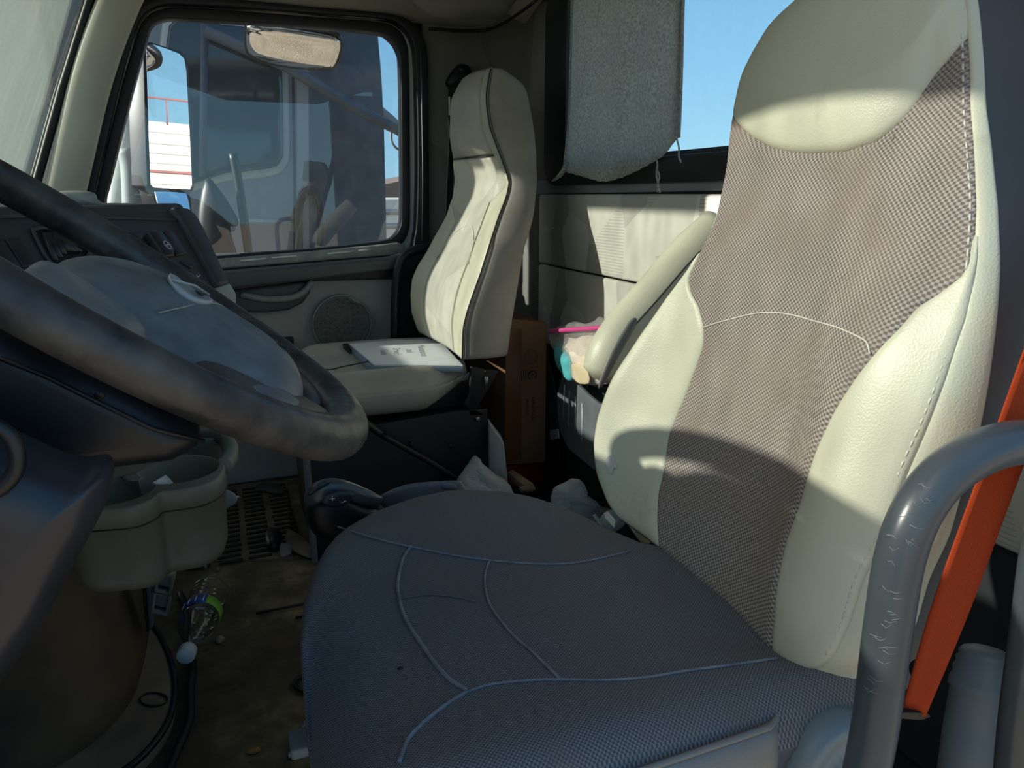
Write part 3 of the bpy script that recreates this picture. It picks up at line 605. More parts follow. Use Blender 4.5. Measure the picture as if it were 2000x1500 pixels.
for i in range(1, len(sp)):
    acc += (sp[i]-sp[i-1]).length
    if acc > .0052:
        if i-k0 >= 1: dash.append(tube_vf([sp[k0], (sp[k0]+sp[i])/2-Vector((.0004, 0, 0)), sp[i-1] if i-1 > k0 else sp[i]], .00075, 5))
        k0 = i+1 if i+1 < len(sp) else i; acc = -.0018
M('side_stitching', *join(dash), m_stitch, DS)
seam('arched_stitching', [(1377, 640), (1400, 632), (1440, 621), (1480, 612), (1520, 610), (1560, 616), (1600, 627), (1640, 638), (1680, 655), (1700, 668), (1706, 690)], m_stitch, DS, r=.0006, lift=.0035)
# worn spot and torn bit of vinyl on the far bolster
def decal(name, px, mat, parent, Xf=DXf, lift=.0045, tk=.0012):
    o = [onsurf(x, y, Xf)-Vector((lift, 0, 0)) for x, y in px]; return M(name, *prism_vf(o, (-tk, 0, 0)), mat, parent, sm=False)
decal('torn_patch', [(1192, 895), (1197, 889), (1203, 888), (1209, 900), (1211, 912), (1206, 914), (1202, 924), (1196, 921), (1193, 908)], PM('torn_vinyl', '#cfc9c2', rough=.8), DS)
decal('loose_vinyl_flap', [(1200, 998), (1206, 996), (1220, 1012), (1219, 1026), (1212, 1018), (1202, 1008)], PM('torn_vinyl2', '#cdc8bc', rough=.8), DS, lift=.012)
# folded-up armrest on the far side
arm_px_u = [(1398, 432), (1330, 490), (1262, 560), (1205, 625), (1170, 672), (1150, 720), (1152, 760)]
ctr = cr([U(1410, 450, D=.86), U(1345, 520, D=.86), U(1285, 590, D=.86), U(1232, 650, D=.86), U(1195, 705, D=.86), U(1178, 745, D=.86)], 6)
rad = list(np.interp(range(len(ctr)), [0, 4, len(ctr)-8, len(ctr)-3, len(ctr)-1], [.030, .034, .034, .028, .014]))
ar = tube('folded_armrest', ctr, rad, m_leather, DS, ns=20, flat=1.25)
tube('armrest_seam', [p-((p-CAM).normalized())*(r_*1.07)+Vector((-.002, 0, .002)) for p, r_ in zip(ctr[:-2], rad)], .0012, m_seam_dark, ar, ns=6)
pillow('armrest_inset', [U(x, y, D=.815) for x, y in [(1228, 628), (1243, 622), (1240, 640), (1212, 690), (1188, 735), (1172, 760), (1170, 745), (1196, 680)]], (-.5, -1, 0), .004, .006, m_leather_g, ar, rings=3)
for k in range(0): tube('stitched_band', cr([U(1232+9*k, 618-11*k, D=.806), U(1243+9*k, 624-10*k, D=.808), U(1250+9*k, 640-9*k, D=.815)], 4), .0022, m_leather, ar, ns=6)
# cushion: closed loft across its depth, corners rounded in plan
plan_far = smoothcurve([.025, .03, .04, .06, .09, .13, .18, .23, .275, .30, .327, .345, .36, .375, .40, .43], [.22, .37, .42, .47, .515, .545, .563, .568, .558, .548, .524, .490, .435, .395, .372, .36], it=2)
plan_near = smoothcurve([.025, .03, .05, .08, .12, .2, .43], [.21, .16, .135, .122, .116, .112, .112], it=3)
def ctop(x, y):
    a, b = plan_near(x), plan_far(x); q = (y-a)/max(1e-3, b-a)
    fz = 1-max(0, min(1, (x-.22)/.12)); z = .574+.010*fz*math.exp(-((q-.9)/.13)**2)+.010*math.exp(-((q-.08)/.10)**2)-.008*fz*math.exp(-((q-.5)/.25)**2)
    return z+.006*math.sin(max(0, min(1, (x-.05)/.3))*math.pi)
def cush(hx):
    rings = []
    xs = [.026, .028, .033, .042, .055]+[.07+.36*k/26 for k in range(27)]
    for x in xs:
        a, b = plan_near(x), plan_far(x); fr = max(0, 1-(x-.026)/.055); sink = .055*(1-math.sqrt(max(0, 1-fr**2.0))); r = []
        N = 44
        for i in range(N+1):
            q = i/N; y = a+(b-a)*q; e = min(q, 1-q)*(b-a); rr_ = .03; drop = (rr_-math.sqrt(max(0, rr_**2-(rr_-min(e, rr_))**2)))
            r.append((x, y, ctop(x, y)-drop-sink))
        bz = .455+sink*.3
        r.append((x+.004, b-.004, .53-sink*.3)); r.append((x+.006, b-.012, bz)); r.append((x+.006, (a+b)/2, bz-.005)); r.append((x+.006, a+.012, bz)); r.append((x+.004, a+.003, .53-sink*.3))
        rings.append(r)
    return rings
cr_rings = cush(0); n_ = len(cr_rings[0]); uvs = [(v[0], v[1]+ (v[2] if k > 44 else 0)) for r in cr_rings for k, v in enumerate(r)]
cu = M('seat_cushion', [v for r in cr_rings for v in r], ringfaces(len(cr_rings), n_), m_fab_cush, DS, uv=uvs)
def ontop(px, py, lift=.0008):
    z = .58
    for _ in range(30):
        P = U(px, py, Z=z); x = max(.03, min(.42, P.x)); y = max(plan_near(x)+.002, min(plan_far(x)-.002, P.y)); e = min(y-plan_near(x), plan_far(x)-y); drop = .03-math.sqrt(max(0, .03**2-(.03-min(e, .03))**2))
        fr = max(0, 1-(x-.026)/.055); sink = .055*(1-math.sqrt(max(0, 1-fr**2.0))); z += .5*(ctop(x, y)-drop-sink-z)
    return Vector((P.x, P.y, z+lift))
def cseam(name, px, r=.0012, mat=None, parent=None, n=5): return tube(name, cr([ontop(*p) for p in px], n), r, mat or m_stitch_d, parent or cu, ns=6)
cseam('far_seam', [(660, 1030), (690, 1040), (760, 1060), (830, 1075), (900, 1088), (980, 1098), (1060, 1103), (1120, 1101), (1180, 1090), (1230, 1078)], .0011)
cseam('curved_seam', [(803, 1068), (788, 1090), (780, 1120), (777, 1150), (781, 1175), (788, 1200), (803, 1230), (825, 1262), (850, 1298), (880, 1330), (912, 1350)], .0017)
cseam('inner_seam', [(957, 1095), (948, 1120), (948, 1150), (956, 1180), (975, 1210), (1005, 1245), (1040, 1275), (1070, 1305), (1094, 1328)], .0012)
cseam('near_seam', [(912, 1353), (960, 1338), (1040, 1330), (1100, 1329), (1180, 1330), (1260, 1325), (1340, 1312), (1430, 1300), (1520, 1287)], .0011)
cseam('worn_ridge', [(912, 1353), (880, 1372), (845, 1398), (815, 1425), (795, 1450), (780, 1490)], .0016)
bh = ontop(782, 1306); pillow('burn_hole', [bh+Vector((math.cos(k)*.0022, math.sin(k)*.0016, 0)) for k in range(6)], (0, 0, 1), .0004, .001, m_rub, cu, rings=2)
cseam('wrinkle', [(788, 1170), (830, 1163), (880, 1166), (930, 1176)], .0008, m_fab_cush)
# leatherette skirt along the near edge of the cushion
sk = []
for k in range(25):
    x = .09+.245*k/24; y = plan_near(x)-.002+.02*max(0, (x-.315)/.02)**2; sk.append([(x, y+.012, .5735), (x, y+.002, .570), (x, y-.004, .557), (x, y-.005, .50), (x, y+.001, .46), (x, y+.02, .455), (x, y+.02, .55)])
loft('cushion_skirt', sk, m_leather_g, cu, sub=1)
tube('skirt_piping', [(v[1][0], v[1][1]+.002, v[1][2]+.002) for v in sk], .0022, m_leather_g, cu, ns=8)
box('pedestal', (.22, .335, .23), (.30, .32, .42), m_metalblk, DS, bev=.02)
box('suspension_plate', (.22, .335, .445), (.36, .36, .03), m_metalblk, DS, bev=.01)
# recliner hinge cover and lever bracket beside the cushion
hc = U(1648, 1505, D=.30); rings = []
for r_, d_ in ((.039, .03), (.039, .008), (.036, 0), (.028, -.002), (.026, .002), (.015, .001), (.001, 0)):
    rings.append([hc+Vector((math.cos(k*2*math.pi/36)*r_, d_, math.sin(k*2*math.pi/36)*r_)) for k in range(36)])
hv = loft('hinge_cover', rings, m_lightgrey, DS)
for k in range(4): tube('grip_rib', [hc+Vector((-.020+.006*k, -.003, .000+.003*k)), hc+Vector((-.004+.006*k, -.003, -.020+.003*k))], .0011, m_lightgrey, hv, ns=6)
prism('hinge_bracket', PP([(1520, 1400), (1560, 1375), (1600, 1352), (1640, 1345), (1700, 1362), (1700, 1400), (1610, 1395), (1560, 1430), (1530, 1500), (1500, 1540), (1500, 1460)], .33), (0, .02, 0), m_bin, DS, bev=.004)
bx_ = box('front_latch', U(598, 1448, D=.60), (.03, .03, .012), m_lightgrey, DS)

# ================================================================ PASSENGER SEAT
PS = E('passenger_seat', (.4, 1.75, 0), 'worn beige patterned passenger seat beside the far door holding a binder', 'seat', 'cab seats')
def prow(px, D): return [U(x, y, D=D) for x, y in px]
nf = prow([(903, 700), (904, 660), (905, 640), (912, 610), (922, 580), (940, 530), (957, 475)], 1.735)+[U(x, y, D=d) for x, y, d in [(975, 420, 1.77), (988, 388, 1.80), (995, 357, 1.82), (985, 325, 1.835), (972, 290, 1.84), (957, 250, 1.84), (950, 205, 1.84), (950, 180, 1.84), (955, 150, 1.85), (962, 122, 1.87)]]
nb = prow([(988, 722), (990, 690), (996, 640), (1004, 590), (1014, 530), (1022, 480)], 1.76)+[U(x, y, D=d) for x, y, d in [(1034, 430, 1.80), (1043, 385, 1.83), (1047, 350, 1.85), (1045, 300, 1.865), (1040, 262, 1.87), (1035, 230, 1.87), (1028, 195, 1.87), (1018, 160, 1.88), (1008, 142, 1.89), (990, 128, 1.90), (975, 120, 1.92)]]
ff = prow([(880, 700), (858, 690), (835, 672), (815, 645), (803, 610), (801, 575), (804, 545), (815, 520), (830, 497), (850, 460), (870, 425), (886, 385), (890, 350), (884, 305), (878, 265), (880, 200), (905, 155), (962, 122)], 2.15)
cf_n = smoothcurve([p.z for p in nf], [p.x for p in nf], it=3); cb_n = smoothcurve([p.z for p in nb], [p.x for p in nb], it=3)
ff[-1] = Vector((.755, 1.90, 1.245)); ff[-2] = U(905, 155, D=2.08); ff[-3] = U(882, 195, D=2.10)
cf_f = smoothcurve([p.z for p in ff], [p.x for p in ff], it=2); cy_f = smoothcurve([p.z for p in ff], [p.y for p in ff], it=2)
PZB, PZT = .505, 1.235
yn_p = smoothcurve([p.z for p in nf], [p.y for p in nf], it=3)
def PXs(s, z):        # front surface: s 0 near seam .. 1 far edge
    a, b = cf_n(z), cf_f(z); lin_ = a+(b-a)*s
    lum = -.035*math.exp(-((z-.66)/.14)**2); rec = .020*math.exp(-((z-.80)/.08)**2)
    hd_ = -.035*max(0, min(1, (z-1.0)/.05))
    mid = math.sin(math.pi*s)
    return lin_+(.03*mid if .6 < z < .98 else 0)*0+mid*(hd_+.012)
def pp_(s, z): return Vector((PXs(s, z), yn_p(z)+(cy_f(z)-yn_p(z))*s, z))
def ppatch(name, s0, s1, z0, z1, mat, parent, nu=20, nv=60, dip=.004):
    vs = []
    for j in range(nv+1):
        z = z0+(z1-z0)*j/nv; a = s0(z) if callable(s0) else s0; b = s1(z) if callable(s1) else s1
        for i in range(nu+1):
            s = a+(b-a)*i/nu; p = pp_(s, z); e = min(i, nu-i, j, nv-j); p.x += {0: dip, 1: dip*.3}.get(e, 0); vs.append(p)
    fs = [(j*(nu+1)+i, j*(nu+1)+i+1, (j+1)*(nu+1)+i+1, (j+1)*(nu+1)+i) for j in range(nv) for i in range(nu)]
    return M(name, vs, fs, mat, parent, solid=.006, soff=0)
sL = lambda z: .20+.10*math.sin(max(0, min(1, (z-.5)/.45))*math.pi*.5)-(.25 if z > .90 else 0)*max(0, min(1, (z-.90)/.04))
sR = lambda z: .78+.2*max(0, min(1, (z-.84)/.05))
sLc = lambda z: max(0., sL(z)); sRc = lambda z: min(1., sR(z))
ppatch('near_bolster', 0, lambda z: max(.012, sLc(z)), PZB, .975, m_leather, PS, nu=10)
ppatch('patterned_panel', lambda z: max(.012, sLc(z)), sRc, PZB, 1.02, m_pseat, PS, nu=24)
ppatch('far_bolster', sRc, 1, PZB, 1.02, m_leather, PS, nu=10)
ppatch('head_cushion', .10, 1, 1.022, PZT, m_pvinyl, PS, nu=24, nv=24)
ppatch('head_side', 0, .10, .975, PZT, m_pvinyl, PS, nu=6, nv=30)
rings = []
for k in range(50):
    z = PZB-.008+(PZT+.006-PZB+.008)*k/49; zc = max(PZB, min(PZT, z)); a = pp_(0, zc); b = pp_(1, zc); xb = cb_n(zc); kk = min(1, max(.02, (PZT+.01-z)/.05))**.5
    xb = a.x+(xb-a.x)*kk; w_ = .014*kk
    rings.append([(a.x+.002, a.y, z), (a.x+.012*kk, a.y-w_*.8, z), ((a.x+xb)/2, a.y-w_*1.3, z), (xb-.012*kk, a.y-w_, z), (xb, a.y+.012*kk, z), (xb+.015*kk, (a.y+b.y)/2, z), (xb-.01, b.y-.02*kk, z), (b.x+.05*kk, b.y+.004, z), (b.x+.006, b.y, z), ((a.x+b.x)/2+.045, (a.y+b.y)/2+.1, z), ((a.x+b.x)/2+.045, (a.y+b.y)/2-.1, z), (a.x+.012, a.y+.012, z)])
loft('side_and_back_cover', rings, m_pseat_side, PS, sub=1)
tube('near_piping', cr([pp_(0, z)+Vector((-.001, -.003, 0)) for z in np.linspace(PZB, PZT-.005, 40)], 2), .0022, m_seam_dark, PS, ns=6)
tube('head_seam', [pp_(s, 1.021)-Vector((.003, 0, 0)) for s in np.linspace(.10, .97, 14)], .0016, m_seam_dark, PS, ns=6)
tube('arched_stitching', cr([pp_(s, z)-Vector((.004, 0, 0)) for s, z in ((.24, .74), (.3, .80), (.45, .835), (.6, .83), (.72, .80), (.78, .74))], 6), .0016, m_stitch, PS, ns=6)
tube('panel_stitching', [pp_(sLc(z), z)-Vector((.003, 0, 0)) for z in np.linspace(PZB+.01, .9, 30)], .0016, m_stitch, PS, ns=6)
# cushion
def pcush():
    rings = []; xs = [.168, .172, .18, .195, .215]+[.24+.36*k/18 for k in range(19)]
    for x in xs:
        fr = max(0, 1-(x-.168)/.07); sink = .05*(1-math.sqrt(max(0, 1-fr**2))); bk = max(0, (x-.46)/.12); wn = 1.52+.03*fr**2+.045*min(1, bk)**1.5; wf = 1.97-.06*fr**2
        zt = lambda q: .468-sink+.026*math.exp(-((q-.10)/.10)**2)+.034*math.exp(-((q-.95)/.12)**2)-.006*min(1, bk)
        r = []; N = 20
        for i in range(N+1):
            q = i/N; e = min(q, 1-q)*.45; rr_ = .045; drop = rr_-math.sqrt(max(0, rr_**2-(rr_-min(e, rr_))**2)); r.append((x, wn+(wf-wn)*q, zt(q)-drop))
        bb = .365+.055*min(1, bk)+.06*max(0, 1-(x-.168)/.12)**1.5+.02*sink
        r += [(x, wf+.004, .44-sink), (x, wf-.03, bb), (x, (wn+wf)/2, bb), (x, wn+.05, bb-.002), (x, wn+.012, bb+.020), (x, wn-.008, bb+.05), (x, wn-.006, .455-sink)]
        rings.append(r)
    return rings
pcu = loft('seat_cushion', pcush(), m_pvinyl, PS, sub=1)
pz = lambda x, y: .505
tube('cushion_seam', cr(PP([(600, 712), (640, 722), (670, 716), (720, 706)], 1.735), 5), .0018, m_seam_dark, pcu, ns=6)
box('cushion_pan', (.50, 1.76, .40), (.26, .36, .08), m_metalblk, PS, bev=.01)
# steel pedestal and recliner arm
pb = prism('pedestal', [(.16, 1.545, 0), (.635, 1.545, 0), (.635, 1.545, .36), (.55, 1.545, .365), (.16, 1.545, .345)], (0, .40, 0), m_metalblk, PS, bev=.004)
box('pedestal_flange', (.155, 1.555, .17), (.015, .03, .34), m_bin, PS, bev=.002)
for p in ((933, 818), (880, 870), (695, 880), (803, 867)):
    c = U(*p, D=1.742); rg = [[c+Vector((math.cos(k*math.pi/4)*r_, d_, math.sin(k*math.pi/4)*r_)) for k in range(8)] for r_, d_ in ((.007, .004), (.007, -.003), (.004, -.005))]
    loft('bolt', rg, m_steel if p[0] > 900 else m_metalblk, pb)
prism('recliner_arm', PP([(921, 716), (948, 722), (946, 770), (935, 790), (920, 800), (905, 790), (916, 770)], 1.725), (0, .012, 0), m_metalblk, PS, bev=.002)
prism('recliner_link', PP([(930, 800), (975, 725), (960, 722), (948, 724), (940, 770), (915, 800), (918, 812), (950, 812)], 1.745), (0, .012, 0), m_metalblk, PS, bev=.002)
tube('recliner_pin', [U(950, 735, D=1.72), U(948, 760, D=1.73)], .006, m_steel, PS, ns=8)

# ================================================================ STEERING WHEEL
WC = Vector((-.0702, .3664, .8616)); WO = Vector((-.084, .355, .875)); TAU = .6598
wa = Vector((math.cos(TAU), 0, -math.sin(TAU))); wb = Vector((0, 1, 0)); wn = Vector((math.sin(TAU), 0, math.cos(TAU)))
def W(p, q, h=0): return WO+wa*p+wb*q+wn*h
def WPX(x, y, h): return UPL(x, y, WO+wn*h, wn)
SW = E('steering_wheel', WC-wn*.05, 'dark worn leather steering wheel with grey padded hub in front of driver seat', 'steering wheel')
N = 96; R0 = .1885
rim = [WC+wa*(R0*math.cos(t))+wb*(R0*math.sin(t)) for t in [k*2*math.pi/N for k in range(N)]]
rr_ = [.0142+.0048*max(0, math.cos(k*2*math.pi/N))**4+.0022*max(0, math.sin(k*2*math.pi/N))-.0006*max(0, -math.sin(k*2*math.pi/N)) for k in range(N)]
vs, fs = tube_vf(rim, rr_, 20, True); M('rim', vs, fs, m_rim, SW)
ho = [(-.012, -.058), (-.016, 0), (-.012, .058), (.012, .086), (.06, .094), (.11, .086), (.145, .062), (.168, .028), (.172, 0), (.168, -.028), (.145, -.062), (.11, -.086), (.06, -.094), (.012, -.086)]
H_ = smoothcurve([-1.0, -.97, -.70, -.62, -.2, .05, .3, .8, .97, 1.0], [-.022, -.012, .004, .0085, .0205, .0225, .0225, .0075, -.008, -.02], n=121, it=1)
rings = []
for k in range(41):
    s_ = k/40; p = -.016+.190*s_; e = abs(2*s_-1); wq = .095*math.sqrt(max(.0, 1-e**3.2))+.001; Ee = max(0, 1-e**(2.4 if s_ < .5 else 5))**.5; cq = 0
    r = [W(p, cq+wq*t, -.02+(H_(t)+.02)*Ee) for t in [-1+2*i_/32 for i_ in range(33)]]
    r += [W(p, cq+wq*t, -.02-.010*Ee) for t in (.8, .4, 0, -.4, -.8)]
    rings.append(r)
hub = loft('airbag_cover', rings, m_hub, SW)
tube('cover_seam', cr([W(.052, -.064, .0075), W(.060, -.045, .0130), W(.074, -.01, .0212), W(.086, .02, .0228), W(.098, .05, .0165), W(.106, .07, .0105)], 6), .0007, m_sill, hub, ns=6)
em = E('emblem_base', W(.064, 0, .0245)); bpy.data.objects.remove(em)
el = []
rings = []
for r_, h_ in ((1, -.002), (1, .0012), (.86, .0016), (.82, .0006), (.0, .0008)):
    rings.append([W(.062+.0165*r_*math.cos(t), .026*r_*math.sin(t)+.002, .0235+h_-.003*abs(r_*math.sin(t))**2) for t in [k*2*math.pi/32 for k in range(32)]])
eb = loft('emblem', rings, m_emb, hub)
tube('emblem_bar', [W(.050, -.017, .0245), W(.062, 0, .0265), W(.074, .017, .0245)], .0022, m_emb, eb, ns=8, flat=.5)
for s_ in (-1, 1): pillow('emblem_inset', [W(.062+s_*a_, -s_*b_+.002, .0252) for a_, b_ in ((.002, .010), (.009, .006), (.008, .014))], wn, .0005, .001, m_rub, eb, rings=2)
def CL(p, q, R=.182):
    a_, b_ = p-.0225, q-.0114; r_ = math.hypot(a_, b_); k_ = min(1, R/r_); return .0225+a_*k_, .0114+b_*k_
for s_ in (-1, 1):
    po = [(.085, -.080), (.098, -.118), (.112, -.150), (.150, -.150), (.180, -.105), (.196, -.060), (.203, -.015), (.175, -.004), (.160, -.030), (.140, -.058)]
    pod = pillow('lower_spoke', [W(*CL(p, q if s_ < 0 else -q), -.006) for p, q in po], wn, .010, .006, m_hubd, SW, rings=5, p=.4)
    k_ = 1 if s_ < 0 else -1
    pillow('control_button', [W(p, k_*q, .0035) for p, q in ((.118, -.098), (.132, -.070), (.148, -.052), (.156, -.066), (.146, -.092), (.132, -.108))], wn, .0022, .002, m_hub, pod, rings=3, p=.4)
    uo = [(-.010, -.060), (-.014, -.10), (-.012, -.140), (-.006, -.176), (.030, -.180), (.040, -.160), (.046, -.120), (.050, -.085)]
    pillow('upper_spoke', [W(*CL(p, k_*q), -.006 if k_ > 0 else -.022) for p, q in uo], wn, .013, .016, m_hub, SW, rings=5, p=.5)
text('embossed_print', 'SRS', W(.140, .020, .0212), wb*-1+wa*.0, wa*-1, .014, m_shroud, hub, .0004)
CS = E('steering_column', (-.2, .355, .70), 'black plastic shroud of the steering column beneath the wheel', 'steering column')
cp = prism('column_shroud', [(-.42, .265, .92), (-.20, .265, .912), (-.035, .265, .785), (-.015, .265, .768), (-.04, .265, .757), (-.20, .265, .757), (-.45, .265, .735)], (0, .18, 0), m_shroud, CS, bev=.022, seg=5)
pillow('screw_recess', PP([(185, 768), (198, 763), (206, 772), (200, 780), (188, 780)], .462), (0, -1, 0), .001, .004, m_rub, cp, rings=2)
tube('shroud_seam', PP([(0, 700), (90, 735), (190, 785), (300, 838), (400, 862)], .458), .0015, m_rub, cp, ns=6)
tube('inner_column', [W(.0, 0, -.03), Vector((-.34, .355, .60)), Vector((-.5, .355, .3))], .035, m_shroud, CS)
KP = pillow('lower_dash_cover', [U(x, y, D=.40) for x, y in [(-260, 760), (-100, 800), (0, 832), (60, 858), (120, 885), (175, 897), (214, 892), (223, 905), (220, 935), (204, 985), (178, 1035), (140, 1105), (98, 1190), (48, 1262), (-10, 1335), (-120, 1450), (-300, 1400), (-380, 1000)]], (0.15, -1, .15), .045, .05, m_knee, rings=9, p=.55, label='glossy dark lower dash cover at the near left beside the wheel column', cat='dash cover')
tube('recessed_line', cr(PP([(-30, 822), (10, 842), (32, 880), (30, 920), (0, 955), (-40, 970)], .352), 5), .0035, m_shroud, KP, ns=8)

# ================================================================ DASHBOARD
dA, dL, dB = U(350, 405, D=1.45), U(0, 400, D=1.05), U(455, 592, D=1.32)
dn = (dL-dA).cross(dB-dA).normalized()
if dn.dot(CAM-dA) < 0: dn = -dn
def DP(pts, h=0.): return [UPL(x, y, dA+dn*h, dn) for x, y in pts]
DB = E('dashboard', (-.45, 1.0, .45), 'dark grey wraparound dashboard with vent and rocker switches behind the wheel', 'dashboard')
prism('instrument_panel', DP([(-160, 420), (-60, 400), (0, 398), (100, 396), (205, 400), (335, 405), (352, 412), (385, 470), (428, 548), (452, 604), (380, 640), (0, 700), (-160, 700)]), tuple(-dn*.14), m_dash, DB, bev=.008)
tube('panel_step', DP([(-100, 432), (0, 424), (100, 420), (200, 425), (300, 428), (360, 430)], .001), .0025, m_dash, DB, ns=6)
prism('end_cap', DP([(338, 401), (368, 404), (386, 420), (402, 448), (428, 505), (450, 552), (430, 556), (385, 474), (352, 418)], .012), tuple(-dn*.13), m_dash, DB, bev=.007)
prism('side_vent', DP([(416, 562), (449, 550), (464, 574), (464, 592), (456, 602), (446, 606), (428, 590)], .010), tuple(-dn*.05), PM('pale_vent_plastic', '#a8a99c', rough=.4), DB, bev=.006)
top = [Vector((dA.x+.01, dA.y+.03, .905)), Vector((dL.x, dL.y, .905)), Vector((-.33, .62, .915)), Vector((-.36, .02, .915)), Vector((-.62, .02, .915)), Vector((-.62, 2.12, .905)), Vector((-.49, 2.12, .905)), Vector((-.47, 1.55, .905)), Vector((-.25, 1.42, .905))]
prism('dash_top', top, (0, 0, -.05), m_dash, DB, bev=.012)
box('dash_body', (-.56, 1.07, .66), (.20, 2.1, .44), m_dash, DB, bev=.02)
box('dash_body', (-.46, .50, .66), (.16, .86, .42), m_dash, DB, bev=.02)
ho_ = [(-.33, y, float(np.interp(y, [0, .10, .18, .24, .30, .42, .50, .56, .62, .70, .73], [.925, .935, .945, .975, 1.005, 1.010, .998, .965, .948, .942, .92]))) for y in [.0+.72*k/28 for k in range(29)]]  # added hood, out of view; top profile shaped for shade below the wheel arc
loft('instrument_shade_hood', [[Vector((x-.02, y, z-.02)) for x, y, z in ho_], [Vector((x, y, z)) for x, y, z in ho_], [Vector((x-.06, y, z+.004)) for x, y, z in ho_], [Vector((x-.22, y, min(z, .93))) for x, y, z in ho_], [Vector((x-.24, y, .88)) for x, y, z in ho_]], m_dash, DB, closed=False, caps=False, solid=.008, soff=0)
gp = pillow('top_sensor', PP([(98, 400), (104, 382), (112, 374), (155, 372), (184, 377), (190, 390), (200, 402)], 1.30), (0, -1, 0), .02, .03, m_sill, rings=4, p=.5, label='small grey moulded sensor box on top of the dashboard', cat='sensor')
vo_ = [(66, 455), (72, 447), (84, 445), (112, 449), (140, 467), (175, 492), (150, 514), (102, 516)]
vt = prism('air_vent', DP(vo_, .002), tuple(-dn*.004), m_rub, DB, bev=.001)
for k in range(7):
    x0 = 86+k*9.5; y0 = 456+max(0, k-3)*6.5
    tube('louver', DP([(x0, y0), (x0+22-k, y0+52-k*6)], .004), .0042, m_dash2, vt, ns=6, flat=.4)
tube('vent_bezel', cr(DP(vo_, .003), 3, True), .0025, m_dash, vt, ns=6, closed=True)
sws = [[(-18, 466), (6, 466), (44, 522), (-5, 525)], [(12, 464), (38, 462), (79, 516), (46, 521)], [(250, 454), (276, 455), (296, 490), (270, 490)], [(321, 451), (338, 451), (366, 495), (345, 499)], [(352, 509), (375, 509), (386, 517), (374, 523)], [(368, 527), (390, 531), (402, 550), (384, 550)]]
for i, q in enumerate(sws):
    s_ = prism('rocker_switch' if i > 3 else 'switch_blank', DP(q, .004), tuple(-dn*.006), m_dash2, DB, bev=.0015)
    if i == 5: tube('switch_icon', DP([(383, 537), (387, 541), (391, 537)], .0048), .0008, m_icon, s_, ns=5)
rk = prism('rocker_switch', DP([(292, 452), (316, 450), (341, 485), (342, 499), (324, 500)], .014), tuple(-dn*.016), m_dash2, DB, bev=.003)
ic = UPL(327, 478, dA+dn*.0145, dn); e1 = (dA-dL).normalized(); e2 = dn.cross(e1)
tube('switch_icon', [ic+(e1*math.cos(t)+e2*math.sin(t))*.007 for t in [k*math.pi/8 for k in range(16)]], .0007, m_icon, rk, ns=5, closed=True)
tube('switch_icon', [ic-e1*.003, ic+e1*.003], .0009, m_icon, rk, ns=5)

# ================================================================ CUP HOLDER AND ENGINE COVER
def bool_diff(o, cutters):
    for c_ in cutters:
        m_ = o.modifiers.new('d', 'BOOLEAN'); m_.operation = 'DIFFERENCE'; m_.object = c_; m_.solver = 'EXACT'
    bpy.context.view_layer.update(); dg = bpy.context.evaluated_depsgraph_get(); me = bpy.data.meshes.new_from_object(o.evaluated_get(dg)); o.modifiers.clear(); o.data = me
    for c_ in cutters: bpy.data.objects.remove(c_)
ZC = .568
def CZ(pts, z=ZC): return [U(x, y, Z=z) for x, y in pts]
CH = E('cup_holder', U(300, 930, Z=.45), 'stained grey beige double cup holder below the dashboard', 'cup holder')
out = cr(CZ([(436, 903), (438, 916), (427, 932), (397, 947), (352, 956), (314, 961), (298, 974), (262, 988), (205, 994), (130, 994), (100, 960), (130, 925), (232, 905), (310, 891), (365, 886), (412, 891)]), 4, True)
cen = sum(out, Vector())/len(out)
rings = []
for dz, k in ((0, .97), (-.003, 1.0), (-.026, 1.0), (-.0265, .975), (-.10, .93), (-.112, .88)):
    rings.append([Vector((cen.x+(v.x-cen.x)*k, cen.y+(v.y-cen.y)*k, ZC+dz)) for v in out])
cb_ = loft('holder_body', rings, m_cup, CH); cb_.location = (0, 0, 0)
cut = []
for px_, py_, r_ in ((350, 917, .050), (222, 957, .048)):
    c_ = U(px_, py_, Z=ZC); rg = [[Vector((c_.x+math.cos(k*math.pi/20)*rr2, c_.y+math.sin(k*math.pi/20)*rr2, ZC+zz)) for k in range(40)] for zz, rr2 in ((-.085, r_*.86), (.02, r_*1.03))]
    cut.append(loft('cutter', rg, m_cup2, CH, sm=False))
bool_diff(cb_, cut)
for p in cb_.data.polygons: p.use_smooth = abs(p.normal.z) < .9
pillow('stain', CZ([(255, 925), (290, 910), (270, 925), (280, 935), (252, 940), (235, 932)], ZC+.0006), (0, 0, 1), .0006, .0005, m_cup2, CH, rings=2)
tube('lip_line', [Vector((cen.x+(v.x-cen.x)*1.001, cen.y+(v.y-cen.y)*1.001, ZC-.027)) for v in out], .0009, m_shroud, cb_, ns=5, closed=True)
tube('rear_loop', cr([U(300, 872, D=1.16), U(370, 855, D=1.18), U(425, 852, D=1.15), U(446, 866, D=1.1), U(449, 892, D=1.06), U(436, 912, D=1.0)], 5), .0115, m_cup, CH, ns=12)
pillow('rear_tray', [U(x, y, D=1.14) for x, y in [(290, 880), (330, 862), (400, 858), (432, 862), (440, 885), (425, 905), (360, 905), (300, 905)]], (.1, -.5, 1), .01, .02, m_cup, CH, rings=4, p=.4)
pillow('mounting_bracket', PP([(430, 942), (438, 940), (441, 962), (432, 968)], 1.02), (0, -1, 0), .004, .004, m_cup, CH, rings=2)
pp1 = pillow('paper_scrap', [U(297, 944, D=.96), U(325, 928, D=1.0), U(340, 944, D=.99), U(318, 952, D=.97)], (0, -.6, .8), .006, .004, m_paper, rings=3, smooth=0, label='crumpled white paper scrap in the right cup of the holder', cat='paper')
